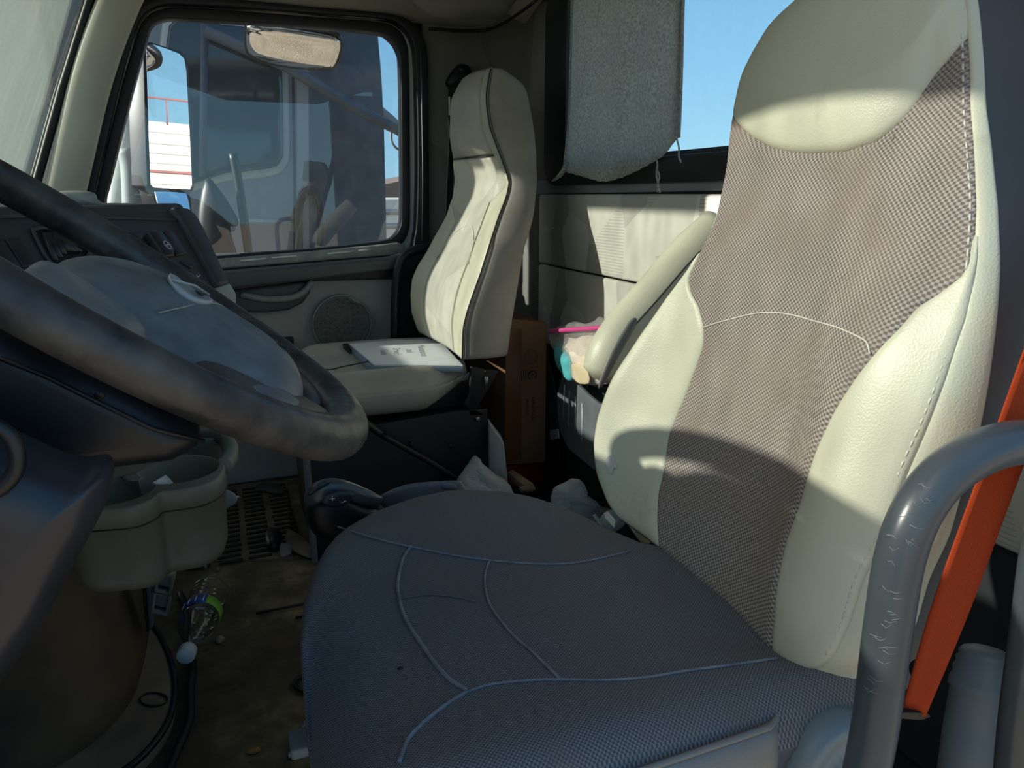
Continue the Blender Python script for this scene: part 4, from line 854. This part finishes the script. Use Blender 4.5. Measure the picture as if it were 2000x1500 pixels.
gr1 = pillow('green_wrapper', [U(x, y, D=1.10) for x, y in [(252, 905), (256, 892), (280, 884), (300, 880), (296, 895), (275, 905)]], (0, -1, .4), .02, .02, PM('green_foil', '#2f6a58', '#3d7c68', nscale=40, rough=.4), rings=4, label='dark green crumpled wrapper lying behind the cup holder', cat='wrapper')
tg1 = pillow('grey_plastic_flap', [U(x, y, D=1.08) for x, y in [(431, 962), (440, 956), (456, 962), (463, 972), (461, 982), (445, 992), (426, 998)]], (-.2, -1, .3), .005, .004, m_lightgrey, rings=3, p=.4, label='pale grey plastic flap hanging under the right side of the cup holder', cat='flap')
EC = E('engine_cover', U(150, 1300, Z=0), 'dirty brown carpeted engine cover bulging under the cup holder', 'engine cover')
bot = [Vector((max(-.60, v.x), v.y, v.z)) for v in [U(x, y, Z=.03) for x, y in [(-420, 1650), (-200, 1580), (-40, 1545), (60, 1512), (130, 1478), (190, 1432), (238, 1376), (262, 1310), (276, 1240), (283, 1170), (270, 1100)]]]
rings = []
for k in range(9):
    q = k/8; z = .03+.39*q; rings.append([Vector((b.x-.035*math.sin(q*1.4)-.01*(1-q)*0, b.y+.06*q+.02*math.sin(q*3), z)) for b in cr(bot, 4)])
ecv = M('carpet_side', [v for r in rings for v in r], ringfaces(9, len(rings[0]), False, False), m_engine, EC, solid=.03, soff=0)
flp = [(300, 1225), (322, 1262), (338, 1310), (341, 1360), (328, 1410), (292, 1462), (232, 1512), (100, 1580), (-300, 1700), (-460, 1500), (-100, 1250), (200, 1150)]
prism('base_flange', [Vector((max(v.x, -.62), v.y, v.z)) for v in cr([U(x, y, Z=.032) for x, y in flp], 3, True)], (0, 0, -.032), m_engine2, EC, bev=.008)
tube('flange_edge_bead', cr([U(x, y, Z=.03) for x, y in flp[:8]], 5), .006, m_rub, EC, ns=8)
tube('round_plug', [U(300+27*math.cos(t), 1366+13*math.sin(t), Z=.034) for t in [k*math.pi/12 for k in range(24)]], .0018, m_rub, EC, ns=5, closed=True)
tube('carpet_joint', PP([(274, 1080), (280, 1130), (285, 1190), (289, 1232)], 1.42), .003, m_rub, EC, ns=6)
CB = E('cover_clip_panel', U(310, 1200, D=1.45), 'grey plastic latch panel with two square pockets beside the engine cover', 'latch panel')
prism('side_plate', PP([(277, 1082), (302, 1066), (312, 1075), (310, 1120), (302, 1165), (300, 1225), (290, 1230)], 1.44), (0, .02, 0), m_bin, CB, bev=.003)
frame_ring('pocket_frame', PP([(312, 1124), (333, 1128), (330, 1160), (307, 1155)], 1.40), PP([(307, 1117), (344, 1122), (334, 1165), (300, 1158)], 1.40), (0, .03, 0), m_cup, CB)
frame_ring('pocket_frame', PP([(306, 1162), (329, 1166), (323, 1200), (300, 1195)], 1.40), PP([(300, 1156), (336, 1160), (330, 1208), (294, 1199)], 1.40), (0, .03, 0), m_cup, CB)
prism('pocket_back', PP([(303, 1120), (338, 1124), (328, 1204), (296, 1197)], 1.425), (0, .012, 0), m_bin, CB)
for p in ((309, 1098), (297, 1153)): pillow('screw', PP([(p[0]-3, p[1]), (p[0], p[1]-4), (p[0]+3, p[1]), (p[0], p[1]+4)], 1.432), (0, -1, 0), .003, .004, m_steel, CB, rings=3)
# ================================================================ GEAR SELECTOR
GS = E('gear_selector', U(670, 1030, D=.86)-Vector((0, 0, .12)), 'black and grey gear selector handle with plus minus buttons beside the driver seat', 'gear selector')
gk = pillow('grip_top', [U(x, y, D=.86) for x, y in [(594, 978), (597, 960), (612, 944), (640, 934), (668, 936), (700, 947), (728, 960), (750, 974), (735, 990), (700, 985), (672, 966), (645, 968), (620, 985), (602, 992)]], (-.2, -1, .45), .022, .028, m_bar, GS, rings=6, p=.6)
pillow('grip_body', [U(x, y, D=.862) for x, y in [(598, 985), (622, 972), (650, 964), (676, 966), (715, 985), (745, 1000), (740, 1040), (690, 1060), (640, 1060), (604, 1030)]], (-.1, -1, .3), .024, .03, m_rub, GS, rings=6, p=.5)
bt = pillow('button_plate', [U(x, y, D=.829) for x, y in [(627, 978), (640, 966), (665, 959), (688, 963), (690, 970), (680, 984), (660, 990), (636, 988)]], (-.1, -1, .3), .003, .004, m_dash2, GS, rings=3, p=.4)
pc_ = U(649, 974, D=.824)
tube('plus_mark', [pc_+Vector((-.003, 0, 0)), pc_+Vector((.003, 0, 0))], .0005, m_icon, bt, ns=5); tube('plus_mark', [pc_+Vector((0, 0, -.003)), pc_+Vector((0, 0, .003))], .0005, m_icon, bt, ns=5)
pc_ = U(671, 980, D=.824); tube('minus_mark', [pc_+Vector((-.003, 0, -.001)), pc_+Vector((.003, 0, .001))], .0005, m_icon, bt, ns=5)
pillow('end_button', [U(x, y, D=.838) for x, y in [(602, 962), (618, 947), (640, 938), (644, 944), (625, 956), (606, 968)]], (-.4, -1, .4), .003, .003, m_dash2, GS, rings=3, p=.4)
tube('lever_arm', [U(700, 990, D=.87), U(760, 1050, D=.86), Vector((.20, .66, .40)), Vector((.22, .62, .30))], .022, m_rub, GS, ns=12)
SA = E('selector_panel', U(840, 1000, D=.9)-Vector((0, 0, .1)), 'curved grey control panel behind the gear selector and driver cushion', 'control panel')
pillow('panel_top', [U(x, y, D=.92) for x, y in [(742, 975), (755, 961), (790, 948), (840, 942), (895, 940), (906, 950), (925, 975), (900, 1000), (780, 1000)]], (0, -1, .8), .014, .02, m_bin, SA, rings=5, p=.5)
pillow('panel_button', [U(x, y, D=.905) for x, y in [(866, 946), (886, 945), (891, 954), (868, 955)]], (0, -1, .8), .003, .003, m_lightgrey, SA, rings=3, p=.4)
tube('panel_stalk', [U(840, 980, D=.93), Vector((.24, .70, .30)), Vector((.24, .68, .05))], .03, m_rub, SA)
rd = tube('rod', cr([U(690, 815, D=1.70), U(716, 828, D=1.70), U(745, 848, D=1.70), U(752, 853, D=1.70), U(800, 880, D=1.70), U(850, 908, D=1.70), U(920, 955, D=1.70)], 4), [.020]*4+[.020, .020, .019, .018, .017, .014, .011, .009, .009]+[.008]*20 if False else .008, m_metalblk, ns=10, label='black tapering rod leaning across the passenger seat pedestal', cat='rod')
tube('rod_sleeve', cr([U(680, 808, D=1.69), U(716, 828, D=1.69), U(746, 847, D=1.69)], 4), .018, m_rub, rd, ns=12, flat=.6)

# ================================================================ LOOSE THINGS
BD = E('binder', U(790, 690, Z=.47), 'white covered document binder lying on the passenger seat cushion', 'binder')
c4 = [U(676, 668, Z=.492), U(856, 661, Z=.492), U(905, 713, Z=.492), U(722, 712, Z=.492)]
prism('page_block', [c+Vector((0, 0, -.006)) for c in c4], (0, 0, -.014), m_bluebind, BD, bev=.002)
prism('cover', [c4[0]+Vector((.004, 0, 0)), c4[1], c4[2], c4[3]+Vector((.012, 0, 0))], (0, 0, -.006), m_paper, BD, bev=.002)
prism('spine_clip', [U(668, 667, Z=.493), U(680, 670, Z=.493), U(684, 678, Z=.493), U(670, 674, Z=.493)], (0, 0, -.03), m_rub, BD, bev=.001)
dx = (c4[1]-c4[0]).normalized(); dy = Vector((dx.y, -dx.x, 0)); cc = (c4[0]+c4[1]+c4[2]+c4[3])/4
for k, tx_ in enumerate(("Guide", "Driver's", "and", "Maintenance")):
    text('cover_print', tx_, cc+Vector((0, 0, .0003))+dx*(-.055+.036*k)+dy*(-.002), dy, dx*1, .030, m_print, BD, .0001)
# cardboard box
CX = E('cardboard_box', U(1025, 905, D=1.95), 'tall brown cardboard box standing behind the passenger seat', 'box')
fc = [U(988, 622, D=1.86), U(1068, 630, D=1.86), U(1065, 903, D=1.86), U(985, 908, D=1.86)]
prism('carton', fc, (-.02, .26, 0), m_card, CX, bev=.002)
prism('tape_strip', [U(988, 640, D=1.858), U(1020, 643, D=1.858), U(1018, 903, D=1.858), U(986, 905, D=1.858)], (0, .001, 0), m_tape, CX)
def ring_mark(px, py, r, th, a0=0, a1=360):
    c = U(px, py, D=1.857); tube('printed_mark', [c+Vector((math.cos(math.radians(a))*r, 0, math.sin(math.radians(a))*r)) for a in range(a0, a1+1, 15)], th, m_ink, CX, ns=5, flat=.3)
ring_mark(1037, 697, .0215, .0008); ring_mark(1037, 697, .015, .0006); ring_mark(1040, 733, .0135, .0030, -40, 250); ring_mark(1040, 733, .005, .0015, 0, 270)
for k in range(3): tube('printed_mark', [U(1022+4*k-3, 722, D=1.857), U(1022+4*k-3, 745, D=1.857)], .0006, m_ink, CX, ns=5)
text('box_print', 'KEFLATUOX', U(1041, 799, D=1.8565), (0, 0, -1), (1, 0, 0), .0135, m_ink, CX, .0001); text('box_print', '09-07-23', U(1029, 794, D=1.8565), (0, 0, -1), (1, 0, 0), .0135, m_ink, CX, .0001)
RB = box('red_box', (.79, 1.80, .089), (.17, .22, .076), m_red, bev=.008, label='dark red metal box under the tall cardboard box', cat='box')
st = prism('trim_7', [(.66, .02, 0), (.95, .02, 0), (.95, 2.1, 0), (.66, 2.1, 0)], (0, 0, .05), m_carpet_wall, bev=.01); tag(st, kind='structure')
tub = prism('white_container', [U(955, 826, D=1.72), U(984, 864, D=1.66), U(993, 950, D=1.66), U(956, 945, D=1.72)], (.015, .06, 0), m_wplas, bev=.005, label='tall narrow white plastic container between pedestal and cardboard box', cat='container')
tan = E('folded_paper', U(1020, 945, D=1.66), 'folded tan paper packet lying in front of the red box', 'paper')
prism('packet', [U(991, 921, D=1.72), U(1003, 917, D=1.72), U(1043, 944, D=1.62), U(1028, 952, D=1.62)], (.0, .01, -.02), m_tan, tan, bev=.003)
prism('flap', [U(1014, 950, D=1.63), U(1043, 945, D=1.61), U(1047, 955, D=1.61), U(1022, 958, D=1.62)], (0, .01, -.012), m_tan, tan, bev=.002)
def crumple(name, px, D, nrm, tf, tb, mat, noise, seed, **k):
    random.seed(seed); o = pillow(name, [U(x, y, D=D) for x, y in px], nrm, tf, tb, mat, rings=7, p=.75, sm=True, **k)
    for v in o.data.vertices:
        v.co += Vector((math.sin(v.co.z*90+seed)+math.sin(v.co.x*140), math.sin(v.co.z*120+v.co.x*80), math.sin(v.co.x*110+seed)))*noise+Vector([random.uniform(-noise, noise)*.5 for _ in range(3)])
    return o
b1 = crumple('plastic_bag', [(884, 1010), (890, 945), (907, 922), (925, 892), (942, 904), (968, 926), (1002, 958), (1005, 1010)], 1.62, (0, -1, .2), .06, .05, m_bag, .0025, 3, label='white plastic bag peaked beside the passenger seat pedestal', cat='bag')
b2 = crumple('plastic_bag', [(1079, 962), (1092, 946), (1128, 935), (1142, 960), (1162, 982), (1192, 998), (1215, 1012), (1212, 1034), (1160, 1040), (1120, 1025), (1086, 995)], 1.55, (0, -1, .5), .03, .03, m_bag, .003, 7, label='crumpled white plastic bag in the gap below the grey bin', cat='bag')
tube('bag_handle', cr([U(1160, 1005, D=1.46), U(1172, 1022, D=1.44), U(1176, 1036, D=1.44), U(1195, 1030, D=1.43), U(1207, 1012, D=1.43), U(1204, 1004, D=1.44)], 5), .006, m_bag, b2, ns=8, flat=.4)
b3 = crumple('twisted_end', [(1168, 1020), (1188, 996), (1208, 1000), (1222, 1014), (1216, 1030), (1190, 1042)], 1.44, (0, -1, .5), .015, .015, m_bag, .0015, 11, parent=b2)
# bin, zip bag
BN = E('storage_bin', (.9, 1.35, .25), 'grey slotted plastic storage bin on the rear wall', 'bin')
bf = [(1098, 730), (1108, 735), (1126, 750), (1146, 770), (1166, 787), (1230, 815), (1240, 960), (1185, 938), (1150, 910), (1110, 877), (1094, 846), (1088, 800), (1088, 768)]
fb = prism('front_panel', PX(bf, .86), (.012, 0, 0), m_bin, BN, bev=.003)
prism('bin_body', PX([(1100, 742), (1130, 762), (1166, 795), (1230, 822), (1238, 950), (1112, 872), (1098, 842), (1092, 800)], .872), (.07, .02, 0), m_dash, BN, bev=.004)
prism('inner_back', PX([(1112, 733), (1150, 738), (1200, 770), (1235, 800), (1235, 830), (1166, 800), (1130, 765)], .93), (.008, 0, 0), m_lightgrey, BN)
for a, b in (((1103, 752), (1100, 815)), ((1112, 764), (1110, 832)), ((1124, 774), (1123, 848)), ((1137, 788), (1137, 865))):
    tube('lit_slot', PX([a, b], .8585), .003, m_wplas, fb, ns=8, flat=.5);  # pale raised tubes stand in for light showing through the slots
ZB_ = E('zip_bag', U(1135, 740, X=.87), 'clear zip bag with pink strip and cloths on top of the grey bin', 'bag')
def zp(name, px, X, tf, tb, mat, n_, seed, p_=.75):
    random.seed(seed); o = pillow(name, PX(px, X), (-1, -.3, 0), tf, tb, mat, ZB_, rings=6, p=p_)
    for v in o.data.vertices: v.co += Vector((math.sin(v.co.z*110+seed), math.sin(v.co.z*90+v.co.y*80), math.sin(v.co.y*130+seed)))*n_
    return o
zp('bag_film', [(1073, 648), (1100, 636), (1122, 629), (1150, 632), (1172, 620), (1200, 630), (1215, 680), (1200, 745), (1150, 752), (1118, 742), (1094, 722), (1084, 690)], .84, .02, .03, m_clear, .003, 2)
tube('zip_strip', cr(PX([(1074, 647), (1100, 645), (1150, 642), (1200, 638)], .815), 4), .005, m_pink, ZB_, ns=8, flat=1.2)
zp('turquoise_cloth', [(1085, 672), (1100, 670), (1112, 688), (1120, 705), (1121, 742), (1108, 738), (1092, 715)], .835, .02, .02, m_cyan, .002, 5)
zp('crumpled_tissue', [(1100, 662), (1130, 658), (1170, 655), (1205, 660), (1205, 740), (1150, 750), (1124, 738), (1120, 700), (1112, 682)], .845, .025, .02, m_tissue, .004, 9)
zp('cream_card', [(1117, 712), (1145, 718), (1150, 748), (1125, 745)], .815, .004, .004, PM('cream_card', '#d9caa8', rough=.7), .001, 4, .4)
SB = E('centre_belt', U(1080, 900, X=.93), 'black belt strap with white tag hanging beside the grey bin', 'belt')
prism('webbing', PX([(1068, 700), (1078, 735), (1090, 800), (1092, 842), (1074, 842), (1070, 780)], .925), (.004, 0, 0), m_bin, SB)
prism('label_tag', PX([(1073, 840), (1089, 838), (1091, 856), (1075, 859)], .915), (.004, 0, 0), m_paper, SB)
prism('lower_webbing', PX([(1077, 858), (1090, 856), (1096, 962), (1080, 960)], .92), (.004, 0, 0), m_beltk, SB)
# hanging cloth over the rear window
cl_l = lambda y: float(np.interp(y, [-60, 60, 200, 270, 320, 345], [1118, 1116, 1112, 1108, 1102, 1092])); cl_r = lambda y: float(np.interp(y, [-60, 60, 180, 270], [1337, 1334, 1331, 1328]))
bs = [0, .04, .1, .2, .33, .42, .52, .62, .75, .85, .90, .95, 1.0]; bv = [330, 336, 339, 345, 354, 354, 346, 335, 318, 303, 290, 275, 268]
vs = []; nu, nv = 48, 56
for j in range(nv+1):
    for i in range(nu+1):
        s = i/nu; yb = float(np.interp(s, bs, bv)); y = -60+(yb+60)*j/nv; x = cl_l(min(y, 345))*(1-s)+cl_r(min(y, 270))*s
        xx = .888+.010*math.sin(s*9+j*.04)*(j/nv)+.006*math.sin(s*21+j*.07)+(.012 if s > .97 else 0)-(.02*max(0, j/nv-.8)); vs.append(U(x, y+.9*math.sin(i*2.1)*(j == nv), X=xx))
ck = M('hanging_cloth', vs, [(j*(nu+1)+i, j*(nu+1)+i+1, (j+1)*(nu+1)+i+1, (j+1)*(nu+1)+i) for j in range(nv) for i in range(nu)], m_cloth, solid=.005, soff=0, label='frayed grey felt cloth hanging over the rear window', cat='cloth')
tube('frayed_tail', cr(PX([(1108, 318), (1102, 330), (1094, 342), (1086, 349), (1080, 353)], .875), 4), [.007]*6+[.008]*4+[.006]*4+[.004]*3, m_cloth, ck, ns=8, flat=.6)
tube('loose_thread', cr(PX([(1282, 308), (1284, 322), (1282, 340), (1286, 360), (1289, 376)], .87), 4), .0022, m_cloth, ck, ns=6)
tube('loose_thread', cr(PX([(1283, 330), (1288, 345), (1284, 362), (1285, 375)], .868), 4), .0016, m_cloth, ck, ns=6)
tube('loose_thread', cr(PX([(1322, 272), (1326, 288), (1326, 305), (1330, 317)], .872), 4), .0018, m_cloth, ck, ns=6)
tube('hem', cr(PX([(1118, -60), (1116, 60), (1112, 200), (1108, 265), (1102, 318)], .876), 4), .003, m_cloth, ck, ns=6)
# passenger belt anchor
BA = E('belt_anchor', U(905, 150, D=2.33)-Vector((0, 0, .05)), 'black belt anchor bracket on the wall behind the passenger seat', 'belt anchor')
pillow('anchor_cover', PP([(873, 155), (892, 128), (906, 125), (918, 133), (920, 150), (905, 165), (882, 172), (874, 168)], 2.32), (0, -1, 0), .02, .04, m_rub, BA, rings=4, p=.5)
pillow('bolt_head', PP([(895, 133), (903, 129), (910, 134), (909, 142), (900, 144)], 2.29), (0, -1, 0), .012, .02, m_metalblk, BA, rings=4)
prism('webbing', PP([(876, 168), (890, 170), (888, 300), (882, 420), (870, 430), (876, 300)], 2.30), (0, .003, 0), m_beltk, BA)
box('guide_label', U(878, 207, D=2.29), (.004, .01, .055), PM('pale_label', '#e6d6b4', rough=.5), BA, bev=.001)
# ================================================================ NEAR RIGHT: grab handle, belt, retractor
gpath = cr([U(x, y, D=d) for x, y, d in [(1672, 1600, .25), (1705, 1440, .25), (1722, 1320, .25), (1738, 1200, .25), (1757, 1090, .25), (1785, 1010, .25), (1828, 945, .25), (1880, 902, .25), (1935, 876, .25), (1990, 864, .25), (2045, 868, .25), (2075, 900, .25), (2068, 970, .25), (2040, 1080, .25), (2016, 1250, .25), (1992, 1420, .25), (1975, 1600, .25)]], 6)
GH = tube('grab_handle', gpath, .0128, m_bar, ns=24, label='grey curved grab handle with scuff marks at the near right', cat='grab handle')
random.seed(5); scf = []
for k in range(34):
    i = random.randint(10, 34); P = gpath[i]; d_ = (CAM-P).normalized(); t_ = (gpath[i+1]-P).normalized(); d_ = (d_-t_*d_.dot(t_)).normalized(); s_ = t_.cross(d_)
    o_ = random.uniform(-.007, .005); q_ = random.uniform(.0012, .0035)
    f = lambda a_, b_: P+t_*b_+s_*a_+d_*math.sqrt(max(0, .01285**2-a_**2))
    a0 = o_; b0 = random.uniform(-.004, .004)
    scf.append(tube_vf([f(a0-q_, b0), f(a0, b0+random.uniform(-.002, .002)), f(a0+q_, b0+random.uniform(-.002, .002))], .00018, 4))
M('scuff_marks', *join(scf), m_scuff, GH)
bl = [(2150, 330), (2060, 530), (2000, 680), (1944, 836), (1860, 1066), (1812, 1205), (1757, 1398)]; br_ = [(2300, 330), (2175, 530), (2095, 700), (2020, 850), (1938, 1066), (1886, 1205), (1806, 1398)]
L_ = [Vector((.70, .07, 1.30)), Vector((.64, .068, 1.05))]+[U(x, y, D=.276) for x, y in bl[1:]]; R_2 = [Vector((.745, .07, 1.30)), Vector((.685, .066, 1.05))]+[U(x, y, D=.270) for x, y in br_[1:]]; L_ = cr(L_, 4); R_2 = cr(R_2, 4); vs = []; uv = []
ln_ = 0
for i, (a, b) in enumerate(zip(L_, R_2)):
    if i: ln_ += (a-L_[i-1]).length
    for k in range(5): vs.append(a.lerp(b, k/4)+Vector((0, .0015*math.sin(k/4*math.pi), 0))); uv.append((k/4*.048, ln_))
SBt = M('seat_belt', vs, [(i*5+k, i*5+k+1, i*5+k+6, i*5+k+5) for i in range(len(L_)-1) for k in range(4)], m_belt, uv=uv, solid=.0014, label='orange seat belt webbing slanting behind the near grab handle', cat='seat belt')
box('upper_anchor', (.72, .066, 1.31), (.07, .03, .05), m_rub, SBt)
prism('belt_end_plate', PP([(1752, 1392), (1810, 1392), (1822, 1400), (1800, 1408), (1750, 1404)], .270), (0, .006, 0), m_rub, SBt, bev=.001)
ax0, ax1 = U(1930, 1262, D=.46), U(1893, 1560, D=.42); axd = (ax1-ax0).normalized(); ua = axd.cross(Vector((0, 1, 0))).normalized(); ub = axd.cross(ua); rings = []; Lr = (ax1-ax0).length
for q, r_ in ((0, .004), (.01, .016), (.03, .024), (.06, .028), (.09, .027), (.11, .030), (.14, .029), (.17, .032), (.21, .031), (.25, .034), (.30, .0345), (.31, .032), (.6, .034), (1, .034)):
    rings.append([ax0+axd*(q*Lr)+(ua*math.cos(t)+ub*math.sin(t))*r_ for t in [k*math.pi/16 for k in range(32)]])
RT_ = loft('belt_retractor', rings, m_lightgrey, label='round ribbed grey cover behind the grab handle at the lower right', cat='cover')
# ================================================================ FLOOR THINGS
b0, b1_ = U(365, 1275, Z=.040), U(413, 1150, Z=.042); bd = (b1_-b0).normalized(); Lb = (b1_-b0).length; bu = Vector((0, 0, 1)); bs_ = bd.cross(bu).normalized(); bu = bs_.cross(bd).normalized()
def lathe(prof, base, axis, u, v, n=36): return [[base+axis*h+(u*math.cos(t)+v*math.sin(t))*r for t in [k*2*math.pi/n for k in range(n)]] for h, r in prof]
WB = E('water_bottle', U(390, 1210, Z=0), 'empty clear ribbed water bottle with blue and green label lying on the floor', 'bottle')
Rb = .040; prof = [(.012, .013), (.028, .013), (.036, .016), (.06, .027), (.085, .037), (.10, Rb), (.118, Rb), (.119, Rb-.001), (.15, Rb-.001), (.151, Rb)]
h = .155
while h < Lb-.03: prof += [(h, Rb), (h+.004, Rb-.003), (h+.009, Rb-.003), (h+.013, Rb)]; h += .0165
prof += [(Lb-.012, Rb), (Lb-.003, Rb-.006), (Lb, Rb-.016), (Lb-.006, .004)]
loft('bottle_body', lathe(prof, b0, bd, bs_, bu), m_bottle, WB, caps=False)
loft('bottle_cap', lathe([(-.012, .001), (-.012, .0165), (-.010, .0175), (.010, .0175), (.012, .0165)], b0, bd, bs_, bu), m_cap, WB)
def sect(name, a0, a1, mat):
    n = 14; r_ = Rb+.0006; vs = [b0+bd*hh+(bs_*math.cos(a0+(a1-a0)*k/n)+bu*math.sin(a0+(a1-a0)*k/n))*r_ for hh in (.119, .150) for k in range(n+1)]
    return M(name, vs, [(k, k+1, n+2+k, n+1+k) for k in range(n)], mat, WB, solid=.0004)
sect('blue_label', math.radians(70), math.radians(200), m_lblb); sect('green_label', math.radians(-30), math.radians(69), m_lblg)
for q in (78, 100, 122, 145):
    a = math.radians(q); tube('label_print', [b0+bd*hh+(bs_*math.cos(a)+bu*math.sin(a))*(Rb+.0014) for hh in (.124, .145)], .0012, m_paper, WB, ns=4)
def lay(name, px, z, tk, mat, label, cat, grp=None, p_=.5, rings_=3):
    return pillow(name, [U(x, y, Z=z) for x, y in px], (0, 0, 1), tk, .001, mat, rings=rings_, p=p_, label=label, cat=cat, group=grp)
lay('dry_leaf', [(482, 1468), (492, 1463), (505, 1460), (509, 1466), (497, 1472), (484, 1472)], .003, .004, m_leaf, 'small dry brown leaf on the floor near the driver seat', 'leaf')
lay('coin', [(561, 1475), (566, 1468), (575, 1467), (583, 1472), (582, 1480), (573, 1484), (564, 1482)], .002, .002, m_steel, 'round dull coin on the floor beside the driver seat', 'coin', p_=.2)
lay('bottle_lid', [(422, 1250), (428, 1243), (437, 1244), (438, 1250), (430, 1256), (423, 1256)], .003, .006, m_debris, 'small grey lid on the floor right of the water bottle', 'lid')
lay('pebble', [(396, 1109), (400, 1104), (405, 1107), (403, 1112)], .003, .008, m_debris, 'larger pale crumb on the floor above the water bottle', 'crumb')
lay('pebble', [(423, 1114), (426, 1111), (429, 1114), (426, 1116)], .003, .006, m_debris, 'smaller pale crumb on the floor above the bottle end', 'crumb')
lay('red_scrap', [(363, 1354), (373, 1351), (376, 1353), (372, 1357), (364, 1357)], .012, .003, m_red, 'tiny red scrap on the floor cable below the bottle cap', 'scrap')
lay('plastic_shard', [(546, 1072), (551, 1066), (568, 1068), (569, 1080), (549, 1087)], .012, .012, m_clear, 'clear plastic clip lying in front of the pedestal', 'clip', p_=.3)
lay('black_knob', [(518, 1050), (530, 1042), (548, 1046), (552, 1064), (536, 1076), (522, 1072)], .01, .03, m_rub, 'black broken plastic knob on the rubber floor mat', 'knob')
lay('floor_flap', [(560, 1038), (575, 1040), (600, 1058), (614, 1076), (606, 1090), (575, 1078), (558, 1058)], .008, .006, m_engine2, 'grey rubber flap at the foot of the passenger pedestal', 'flap', p_=.2)
random.seed(8)
for lb, px, mt in (('blue and white scrap of wrapper on the dark floor ahead of the pedestal', [(472, 906), (480, 905), (490, 912), (508, 920), (506, 926), (492, 926), (482, 916)], m_paper), ('dark crumpled wrapper on the floor mat below the blue scrap', [(500, 950), (520, 944), (545, 948), (560, 962), (540, 966), (515, 960), (500, 960)], m_dash)):
    lay('wrapper', px, .01, .012, mt, lb, 'wrapper')
tube('floor_stick', [U(500, 1198, Z=.006), U(560, 1186, Z=.008), U(640, 1170, Z=.008)], .0035, m_rub, ns=6, label='long thin black stick pointing under the driver seat', cat='stick')
tube('floor_stick', [U(577, 1207, Z=.005), U(610, 1200, Z=.006), U(650, 1192, Z=.006)], .003, m_rub, ns=6, label='short black stick end just below the longer one', cat='stick')
tube('rubber_ring', [U(606+30*math.cos(t), 1335+17*math.sin(t), Z=.006) for t in [k*math.pi/14 for k in range(28)]], .004, m_rub, ns=6, closed=True, label='black rubber ring half hidden under the driver seat', cat='ring')
tube('floor_cable', cr([U(x, y, Z=.010) for x, y in [(352, 1160), (368, 1200), (366, 1250), (377, 1300), (372, 1350), (372, 1400), (358, 1440), (340, 1480), (322, 1530)]], 5), .0075, m_metalblk, ns=8, label='black cable running past the bottle toward the bottom edge', cat='cable')
lay('seat_slide_foot', [(582, 1452), (590, 1432), (602, 1428), (625, 1440), (622, 1464), (584, 1466)], .0, .03, m_lightgrey, 'pale blue grey foot of the driver seat rail', 'rail foot', p_=.3)
# ribbed rubber mat: rows of raised pads
MT = E('rubber_mat', U(480, 1000, Z=0), 'dark dirty rubber mat with rows of small ribs', 'floor mat')
ma, mb_, mc_ = U(330, 1095, Z=.004), U(585, 1085, Z=.004), U(450, 935, Z=.004)
prism('mat_base', [U(300, 1100, Z=.004), U(572, 1090, Z=.004), U(560, 940, Z=.004), U(440, 930, Z=.004)], (0, 0, -.0035), m_engine2, MT)
x0, x1 = -.16, .125; parts = []
cnt = 0
for j in range(26):
    yy = U(450, 1098, Z=.004).y+.03*j
    for i in range(4):
        xx = -.125+.075*i+(0.004*random.random())
        if yy > 2.12: continue
        parts.append(box_vf((xx, yy, .006), (.058, .012, .005)))
rb = M('ribs', *join(parts), m_matrib, MT, bev=.002); tag(rb, kind='stuff')
# unseen sun visors, added below the header to shade the head cushions
sv = E('sun_visor', (-.245, .50, 1.40), 'unseen grey driver sun visor added below the overhead shelf as shade', 'sun visor')
box('visor_board', (-.245, .46, 1.43), (.014, .84, .226), m_head, sv, bev=.006)
tube('visor_rod', [Vector((-.245, .06, 1.535)), Vector((-.245, .86, 1.535))], .006, m_rub, sv, ns=8)
sv = E('sun_visor', (-.245, 1.6, 1.41), 'unseen grey passenger sun visor added near the far pillar as shade', 'sun visor')
box('visor_board', (-.245, 1.62, 1.478), (.014, .60, .134), m_head, sv, bev=.006)
tube('visor_rod', [Vector((-.245, 1.32, 1.535)), Vector((-.245, 1.92, 1.535))], .006, m_rub, sv, ns=8)
